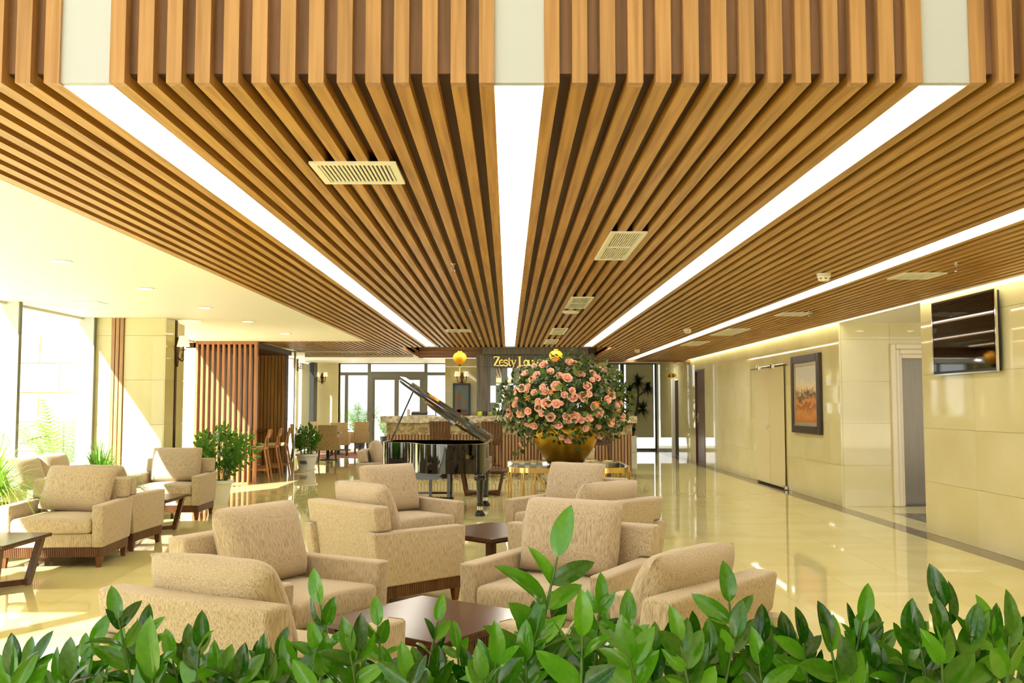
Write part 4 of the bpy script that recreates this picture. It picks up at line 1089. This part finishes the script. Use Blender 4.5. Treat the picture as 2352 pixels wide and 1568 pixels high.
# ================================================================ high chairs at the alcove counter, glass screen
hc = thing('counter_table', 'dark counter table in the panelled alcove', 'table', (-5.42, 19.2, 0))
MB().box(-.36, .3, -1.2, 1.2, .88, .93, .01).obj('table_top', darkwood, hc); MB().box(-.3, .1, -1.1, 1.1, 0, .88).obj('cabinet', darkwoodv, hc)
h0 = thing('high_chair', '', 'chair')                    # front towards -Y
MB().box(-.2, .2, -.22, .18, .6, .64, .012).obj('seat', oak, h0)
MB().box(-.18, .18, -.2, .15, .64, .665, .012).obj('seat_pad', mat('pad_white', (226, 216, 190), .8), h0)
for sx in (-1, 1):
    MB().bar((sx * .17, -.17, .6), (sx * .21, -.23, 0), .035, .04).obj('leg', oak, h0)
    MB().tube([(sx * .22, .27, 0), (sx * .185, .17, .6), (sx * .18, .19, .8), (sx * .18, .27, .97)], .019, 6).obj('leg', oak, h0)
    MB().bar((sx * .19, -.2, .22), (sx * .205, .22, .22), .022, .022).obj('stretcher', oak, h0)
MB().bar((-.19, -.19, .26), (.19, -.19, .26), .022, .022).obj('foot_rest', oak, h0)
MB().box(-.21, .21, -.012, .012, .82, .98, .006, 1, f=lambda c: Vector((c.x, c.y + .245 + .2 * (c.z - .9) - .9 * c.x * c.x + .02, c.z))).obj('back_board', oak, h0)
for y, lab in ((18.3, 'light oak high chair at the alcove, nearest one beside the slatted screen'), (19.2, 'light oak high chair at the alcove, the middle one'), (20.0, 'light oak high chair at the alcove, the farthest one')):
    place(h0, (-4.78, y, 0), face(-1, -.12), lab, 'high chairs at the alcove counter')
gs = thing('glass_screen', 'frameless glass screen with a chrome post beside the panelled alcove', 'glass screen', (-4.65, 20.9, 0))
MB().tube([(0, 0, 0), (0, 0, ZC)], .022, 12).obj('post', chrome, gs)
MB().box(-.12, 0, -.006, .006, .03, ZC).obj('pane', glass, gs)
MB().box(-.12, 1.85, -.015, .015, ZC - .03, ZC).obj('top_rail', vent_m, gs)

# ================================================================ rear lounge
rug = tag(MB().box(-5.7, -3.5, 26.39, 30.0, 0, .012, .004, 1).obj('rug', rug_m), 'reddish brown rug under the rear tub chairs', 'rug')
tub = thing('tub_chair', '', 'chair')
MB().box(-.23, .23, .15, .23, .3, .94, .02, 2, f=lambda c: Vector((c.x * (1 + .1 * (c.z - .3)), c.y + .1 * (c.z - .3) - .5 * c.x * c.x, c.z))).obj('backrest', fabric2, tub, 40)
for sx in (-1, 1): MB().box(*sorted((sx * .22, sx * .3)), -.27, .2, .3, .64, .02).obj('arm', fabric2, tub, 40)
MB().box(-.22, .22, -.28, .18, .3, .46, .02).obj('seat', fabric2, tub, 40)
for sx in (-1, 1):
    for sy in (-1, 1): MB().bar((sx * .2, sy * .2, .3), (sx * .22, sy * .23, 0), .04, .04).obj('leg', darkwoodv, tub)
GT = 'tub chairs in the rear lounge'
for x, y, d, lab in ((-4.78, 27.25, (-.1, 1), 'tan tub chair with its back to the camera, at the front edge of the rug'), (-4.5, 28.75, (-.5, .6), 'tan tub chair nearest the glass door, one arm in sunlight'), (-4.6, 24.5, (-.2, 1), 'tan tub chair behind the blue and white plant pot'),
                     (-5.55, 28.6, (1, -.2), 'tan tub chair against the plain rear wall'), (-5.5, 25.5, (1, .2), 'tan tub chair hidden left behind the potted bush')):
    place(tub, (x, y, .012 if y > 26.5 else 0), face(*d), lab, GT)
for x, y, lab in ((-4.95, 28.05, 'round dark pedestal table between the tub chairs on the rug'), (-4.75, 25.4, 'round dark pedestal table behind the blue and white plant pot')):
    t = thing('pedestal_table', lab, 'table', (x, y, .012 if y > 26.5 else 0), 0, 'pedestal tables')
    MB().lathe([(.34, .7), (.35, .71), (.35, .725), (.34, .73)], 32).obj('table_top', darkwood, t)
    MB().lathe([(.22, 0), (.22, .02), (.05, .05), (.04, .7)], 20).obj('pedestal', black, t, 40)

# ================================================================ pots and plants
def pot(t, r0, r1, h, m_, lip=.02):
    MB().lathe([(r0, 0), (r1 - .01, h - .05), (r1 + lip, h - .045), (r1 + lip, h), (r1 - .015, h), (r1 - .03, h - .06), (0, h - .06)], 32).obj('pot', m_, t, 40)
    MB().lathe([(r1 - .02, h - .06), (0, h - .045)], 24).obj('soil', soil, t)
ZZ = [leaf_mesh('leaflet', .44, leaf_zz, .16, .14, 8, .7), leaf_mesh('leaflet', .4, leaf_zz, .24, .3, 8, .7), leaf_mesh('leaflet', .46, leaf_zz, .1, -.08, 8, .5)]
ZB = [leaf_mesh('leaflet', .46, leaf_bush, .16, .14, 6, .7), leaf_mesh('leaflet', .42, leaf_bush, .24, .3, 6, .7), leaf_mesh('leaflet', .46, leaf_bush, .1, -.08, 6, .5)]
def zz_stem(plant, rnd_, pts, ln, gap, joined=None, start=.2, plane=None, r=.007, ZZ=ZZ):
    """one arching stem with its leaflets in two rows; points in the plant's own coordinates"""
    P = [Vector(p) for p in pts]
    def at(t):
        if len(P) == 2: return P[0].lerp(P[1], t)
        return P[0] * (1 - t) ** 2 + P[1] * 2 * t * (1 - t) + P[2] * t * t
    n = 14
    cur = [at(i / n) for i in range(n + 1)]
    L_ = sum((b - a).length for a, b in zip(cur, cur[1:]))
    rad = [r * (1 - .7 * i / n) for i in range(n + 1)]
    if joined is None:
        st = MB().tube(cur, rad, 6).obj('stem', stem_m, plant, 60)
    else: joined.tube(cur, rad, 4); st = None
    az = rnd_.uniform(-.7, .7); k = 0
    d = L_ * start
    while d < L_ - .005:
        t = d / L_; p = at(t); T = (at(min(1, t + .02)) - at(max(0, t - .02))).normalized()
        S = T.cross(plane if plane is not None else Vector((0, -1, 0)))
        S = S.normalized() if S.length > .1 else T.orthogonal()
        S = Quaternion(T, az + rnd_.uniform(-.35, .35)) @ S
        for sg_ in (1, -1):
            q = (L_ - d) / L_
            a = R(rnd_.uniform(36, 74)) * (.6 + .4 * min(1, q * 4))
            dr = T * math.cos(a) + S * sg_ * math.sin(a)
            up = T.cross(S) * -1 + Vector((0, 0, .6)) + Vector([rnd_.uniform(-.75, .75) for _ in range(3)])
            s = ln * rnd_.uniform(.75, 1.1) * (.72 + .28 * min(1, q * 5)) * (.8 + .2 * min(1, t * 3))
            M4 = Matrix.Translation(p) @ basis(dr, up) @ Matrix.Scale(s, 4)
            me = ZZ[rnd_.randrange(3)]
            if joined is None: link('leaflet', me, st, mw=M4)
            else: joined.bm.from_mesh(tmp_leaf(me, M4))
        d += gap * rnd_.uniform(.85, 1.15); k += 1
    M4 = Matrix.Translation(P[-1]) @ basis((at(1) - at(.95)), Vector((rnd_.uniform(-.5, .5), -1, .6))) @ Matrix.Scale(ln * .8, 4)
    if joined is None: link('leaflet', ZZ[0], st, mw=M4)
    else: joined.bm.from_mesh(tmp_leaf(ZZ[0], M4))
def zz_bush(label, loc, r0, r1, h, n, reach, top, ln, gap, join, seed, potm=whiteglaze, lean=0):
    t = thing('zz_plant', label, 'plant', loc, 0, 'potted zz plants')
    pot(t, r0, r1, h, potm)
    rnd_ = random.Random(seed); J = MB() if join is not None else None; TL.clear()
    for k in range(n):
        a = k * 2.4 + rnd_.uniform(-.3, .3); q = (k + .5) / n
        rr_ = reach * math.sqrt(q) * rnd_.uniform(.8, 1.1)
        tip = Vector((math.cos(a) * rr_ + lean * q, math.sin(a) * rr_, h + (top - h) * (1 - .55 * q ** 1.5) * rnd_.uniform(.85, 1.05)))
        b = Vector((math.cos(a) * r1 * .5, math.sin(a) * r1 * .5, h - .05))
        mid = Vector((b.x * 1.3 + tip.x * .15, b.y * 1.3 + tip.y * .15, h + (tip.z - h) * .7))
        zz_stem(t, rnd_, (b, mid, tip), ln, gap, J if (join is True or k >= join) else None, .25, Vector((math.cos(a + 1.57), math.sin(a + 1.57), .2)), .007, ZB)
    if J:
        stuff(J.obj('foliage', leaf_bush, t))
        for c in TL: bpy.data.meshes.remove(c)
        TL.clear()
    return t
zz_bush('leafy green plant in a white pot beside the slatted screen, half in sunlight', (-4.25, 14.2, 0), .13, .19, .34, 30, .55, 1.1, .12, .07, 11, 11, lean=.1)
t = zz_bush('dark green bush in a white pot with blue motif near the alcove', (-4.515, 21.6, 0), .17, .23, .35, 26, .36, 1.02, .085, .05, True, 12)
for k in range(9):
    a = -1.75 + (k - 4) * .09; z = .17 + .025 * math.sin(k * 2.1)
    MB().box(-.014, .014, -.004, .004, -.02, .02, f=lambda c, a=a, z=z: Matrix.Rotation(a + math.pi / 2, 3, 'Z') @ (c + Vector((0, -.206, z)))).obj('blue_motif', bluepaint, t)
MB().lathe([(.2, 0), (.205, .02), (.16, .025)], 28).obj('saucer', whiteglaze, t)
def grass(label, loc, seed, h, potm, n=420, ln=.76, pr=.2):
    t = thing('grass_plant', label, 'plant', loc, 0, 'arching grass plants')
    pot(t, pr * .75, pr, h, potm)
    rnd_ = random.Random(seed); m_ = MB()
    for k in range(n):
        a = rnd_.uniform(0, 6.283); le = ln * rnd_.uniform(.6, 1.15); sp_ = rnd_.uniform(.1, 1.1) ** .7
        b = Vector((math.cos(a) * .05 * rnd_.random(), math.sin(a) * .05 * rnd_.random(), h - .05)); d = Vector((math.cos(a), math.sin(a), 0))
        s = Vector((-d.y, d.x, 0)); prev = None
        for i in range(8):
            t_ = i / 7
            p_ = b + d * (le * sp_ * .85 * t_ ** 1.3) + Vector((0, 0, le * (t_ * (1.05 - .45 * sp_) - .75 * sp_ * t_ ** 3)))
            w_ = .0075 * (1 - t_ ** 2) + .0006
            cur = [m_.bm.verts.new(p_ - s * w_), m_.bm.verts.new(p_ + s * w_)]
            if prev: m_.bm.faces.new((prev[0], prev[1], cur[1], cur[0]))
            prev = cur
    stuff(m_.obj('blade_tuft', leaf_grass, t))
grass('tuft of bright arching grass in front of the pillar, behind the far left armchairs', (-5.06, 11.95, 0), 5, .5, whiteglaze)
grass('long arching grass plant in a yellowish pot at the left picture edge', (-4.97, 9.2, 0), 6, .5, terracotta, 460, 1.0)
# dracaena in the far right corner
dr = thing('dracaena', 'tall dark dracaena with spiky crowns in a white pot by the blinds', 'plant', (3.8, 29.9, 0))
MB().lathe([(.13, 0), (.19, .5), (.17, .5), (.15, .44), (0, .44)], 28).obj('pot', whiteglaze, dr, 40)
dp = lambda u, v_: ony(u, v_, 29.9) - Vector((3.86, 29.9, 0))
trk = MB().tube([(0, 0, .42), dp(1461, 985), dp(1462, 965), dp(1469, 930), dp(1470, 905), dp(1469, 880)], [.045, .04, .04, .035, .03, .025])
trk.tube([dp(1470, 910), dp(1480, 902), dp(1492, 890)], [.03, .028, .024])
trk.tube([(-.1, 0, .42), dp(1449, 975), dp(1443, 950), dp(1449, 935), dp(1447, 915), dp(1449, 900)], [.035, .03, .03, .028, .026, .022])
trk.tube([dp(1447, 925), dp(1435, 917), dp(1425, 903)], [.028, .025, .02])
trk.tube([dp(1468, 945), dp(1477, 940)], [.03, .024]).obj('trunk', bark, dr, 60)
rnd_ = random.Random(4)
for u, v_, s in ((1423, 900, .9), (1449, 900, .95), (1469, 876, 1.), (1492, 888, .95), (1479, 938, 1.05)):
    c0 = dp(u, v_); m_ = MB()
    for k in range(140):
        n = Vector((rnd_.uniform(-1, 1), rnd_.uniform(-1, 1), rnd_.uniform(-.55, 1))).normalized(); le = (.3 if u == 1492 else .42) * s * rnd_.uniform(.75, 1.1)
        sd = n.cross(Vector((0, 0, 1))); sd = sd.normalized() if sd.length > .05 else Vector((1, 0, 0)); prev = None
        for i in range(4):
            t_ = i / 3; p_ = c0 + n * le * t_ - Vector((0, 0, .09 * t_ * t_)); w_ = .024 * (1 - t_) + .001
            cur = [m_.bm.verts.new(p_ - sd * w_), m_.bm.verts.new(p_ + sd * w_)]
            if prev: m_.bm.faces.new((prev[0], prev[1], cur[1], cur[0]))
            prev = cur
    stuff(m_.obj('leaf_crown', leaf_dark, dr))
u_ = thing('small_plant', 'low leafy plant in a red pot at the foot of the dracaena', 'plant', (3.8, 29.55, .5))
MB().lathe([(.07, 0), (.1, .12), (.09, .12), (.08, .1), (0, .1)], 20).obj('pot', mat('red_pot', (110, 30, 26), .3), u_, 40)
m_ = MB(); TL.clear()
for k in range(60):
    n = Vector((rnd_.uniform(-1, 1), rnd_.uniform(-1, 1), rnd_.uniform(.1, 1))).normalized()
    m_.bm.from_mesh(tmp_leaf(rl[0], Matrix.Translation(Vector((0, 0, .1)) + n * .06) @ basis(n, Vector((0, 0, 1))) @ Matrix.Scale(.13, 4)))
stuff(m_.obj('foliage', leaf_dark, u_))
for c in TL: bpy.data.meshes.remove(c)
TL.clear()
tag(MB().box(3.66, 3.94, 29.42, 29.68, 0, .5, .01).obj('plant_stand', whiteglaze), 'white block stand carrying the low leafy plant', 'stand')
# palms outdoors
def palm(label, loc, n, ln, seed, h0=.6, rise=1.):
    t = thing('palm', label, 'plant', loc, 0, 'palms outdoors')
    MB().lathe([(.16, 0), (.22, .4), (.2, .4), (0, .36)], 20).obj('pot', mulldark, t, 40)
    rnd_ = random.Random(seed)
    for k in range(n):
        a = k * 2.4; sp_ = rnd_.uniform(.35, .95); d = Vector((math.cos(a), math.sin(a), 0)); s = Vector((-d.y, d.x, 0)); m_ = MB(); pts = []
        for i in range(12):
            t_ = i / 11
            pts.append(Vector((0, 0, .36)) + d * (ln * sp_ * t_) + Vector((0, 0, ln * rise * (t_ * 1.15 - .55 * sp_ * t_ ** 2.2))))
        m_.tube(pts, [.008 * (1 - .8 * i / 11) for i in range(12)], 5)
        for i in range(3, 12):
            T = (pts[i] - pts[i - 1]).normalized()
            for q in (0, .5):
                for sg_ in (-1, 1):
                    b = pts[i - 1].lerp(pts[i], q); e = b + (T * .6 + s * sg_ + Vector((0, 0, -.25))).normalized() * ln * .3 * math.sin(math.pi * (.15 + .8 * i / 12))
                    w_ = T * .013
                    m_.bm.faces.new([m_.bm.verts.new(x_) for x_ in (b - w_, b + w_, e)])
        stuff(m_.obj('frond', leaf_palm, t))
palm('potted palm outdoors behind the glass front by the pillar', (-6.75, 14.6, -.05), 13, 1.3, 1)
palm('potted palm outdoors at the left picture edge', (-6.5, 11.3, -.05), 13, 1.2, 2)
palm('potted palm outdoors beyond the rear glass door', (-5.0, 32.4, -.05), 16, 1.3, 3)
palm('small potted palm outdoors at the left of the rear door', (-4.3, 33.8, -.05), 10, .8, 4)

# ================================================================ planter across the foreground
tag(MB().box(-1.5, 1.5, 1.45, 2.15, 0, .46, .01).box(-1.46, 1.46, 1.49, 2.11, .4, .47).obj('planter', mat('planter_dark', (60, 54, 46), .5)), 'long dark trough planter below the picture edge, holding the foreground plants', 'planter')
stuff(tag(MB().box(-1.45, 1.45, 1.5, 2.1, .46, .5).obj('planter_soil', soil), 'dark soil filling the foreground trough', 'soil'))
ST = [((1280, 1180), (1178, 1568), 1.75, .098), ((735, 1305), (815, 1568), 1.8, .085), ((272, 1345), (345, 1568), 1.8, .08), ((458, 1405), (440, 1568), 1.78, .085), ((212, 1405), (110, 1568), 1.82, .085), ((38, 1455), (80, 1568), 1.8, .08),
      ((868, 1370), (895, 1568), 1.82, .07), ((1005, 1365), (950, 1568), 1.86, .065), ((1378, 1325), (1350, 1568), 1.82, .07), ((1440, 1365), (1425, 1568), 1.78, .08), ((1675, 1300), (1705, 1568), 1.8, .085), ((1590, 1415), (1570, 1568), 1.84, .075),
      ((1500, 1440), (1480, 1568), 1.84, .075), ((1845, 1405), (1870, 1568), 1.82, .075), ((1980, 1350), (1915, 1568), 1.8, .08), ((2085, 1385), (2050, 1568), 1.82, .08), ((2170, 1305), (2285, 1568), 1.72, .088), ((2278, 1375), (2352, 1568), 1.76, .085), ((2010, 1410), (2000, 1568), 1.86, .075), ((1230, 1390), (1240, 1568), 1.88, .07), ((640, 1440), (600, 1568), 1.86, .075), ((330, 1390), (300, 1568), 1.86, .075), ((1750, 1400), (1745, 1568), 1.84, .08)]
ST.append(((350, 1500), (362, 1600), 1.52, .125))
rnd_ = random.Random(21)
for k in range(60):
    u = -30 + k * 41 + rnd_.uniform(-25, 25)
    top = rnd_.uniform(1425, 1515) if u < 640 or 880 < u < 1220 else rnd_.uniform(1365, 1470)
    ST.append(((u, top), (u + rnd_.uniform(-70, 70), 1600), rnd_.uniform(1.56, 2.0), rnd_.uniform(.07, .092)))
names = ['glossy zz plant in the foreground trough, at the left picture edge', 'glossy zz plant in the foreground trough, in front of the left armchair', 'glossy zz plant in the foreground trough with one tall stem rising before the table', 'glossy zz plant in the foreground trough, in front of the right armchair', 'glossy zz plant in the foreground trough, at the right picture edge']
plants = []
for k in range(5):
    plants.append(thing('zz_plant', names[k], 'plant', (-1.08 + k * .54, 1.8, .5), 0, 'zz plants in the foreground trough'))
for (u, v_), (ub, vb), y, ln in ST:
    k = max(0, min(4, int(u / 2352 * 5)))
    tip, low = ony(u, min(1560, v_ + .8 * ln * F / y), y), ony(ub, vb, y)
    base = Vector((low.x + (low.x - tip.x) * .25, y + (1.8 - y) * .3, .495))
    base.x = max(-1.4, min(1.4, base.x)); base.y = max(1.53, min(2.07, base.y))
    mid = Vector((low.x, (y + base.y) / 2, (low.z + base.z) * .5 + .1))
    o = plants[k].location
    mid2 = mid * 1.0
    ln *= 1.22 if (u, v_) == (1280, 1180) else (1.12 if u > 1180 else 1.)
    zz_stem(plants[k], rnd_, (base - o, mid2 - o, tip - o), ln, ln * (.4 if (u, v_) == (1280, 1180) else .5), None, .25, None, .007)
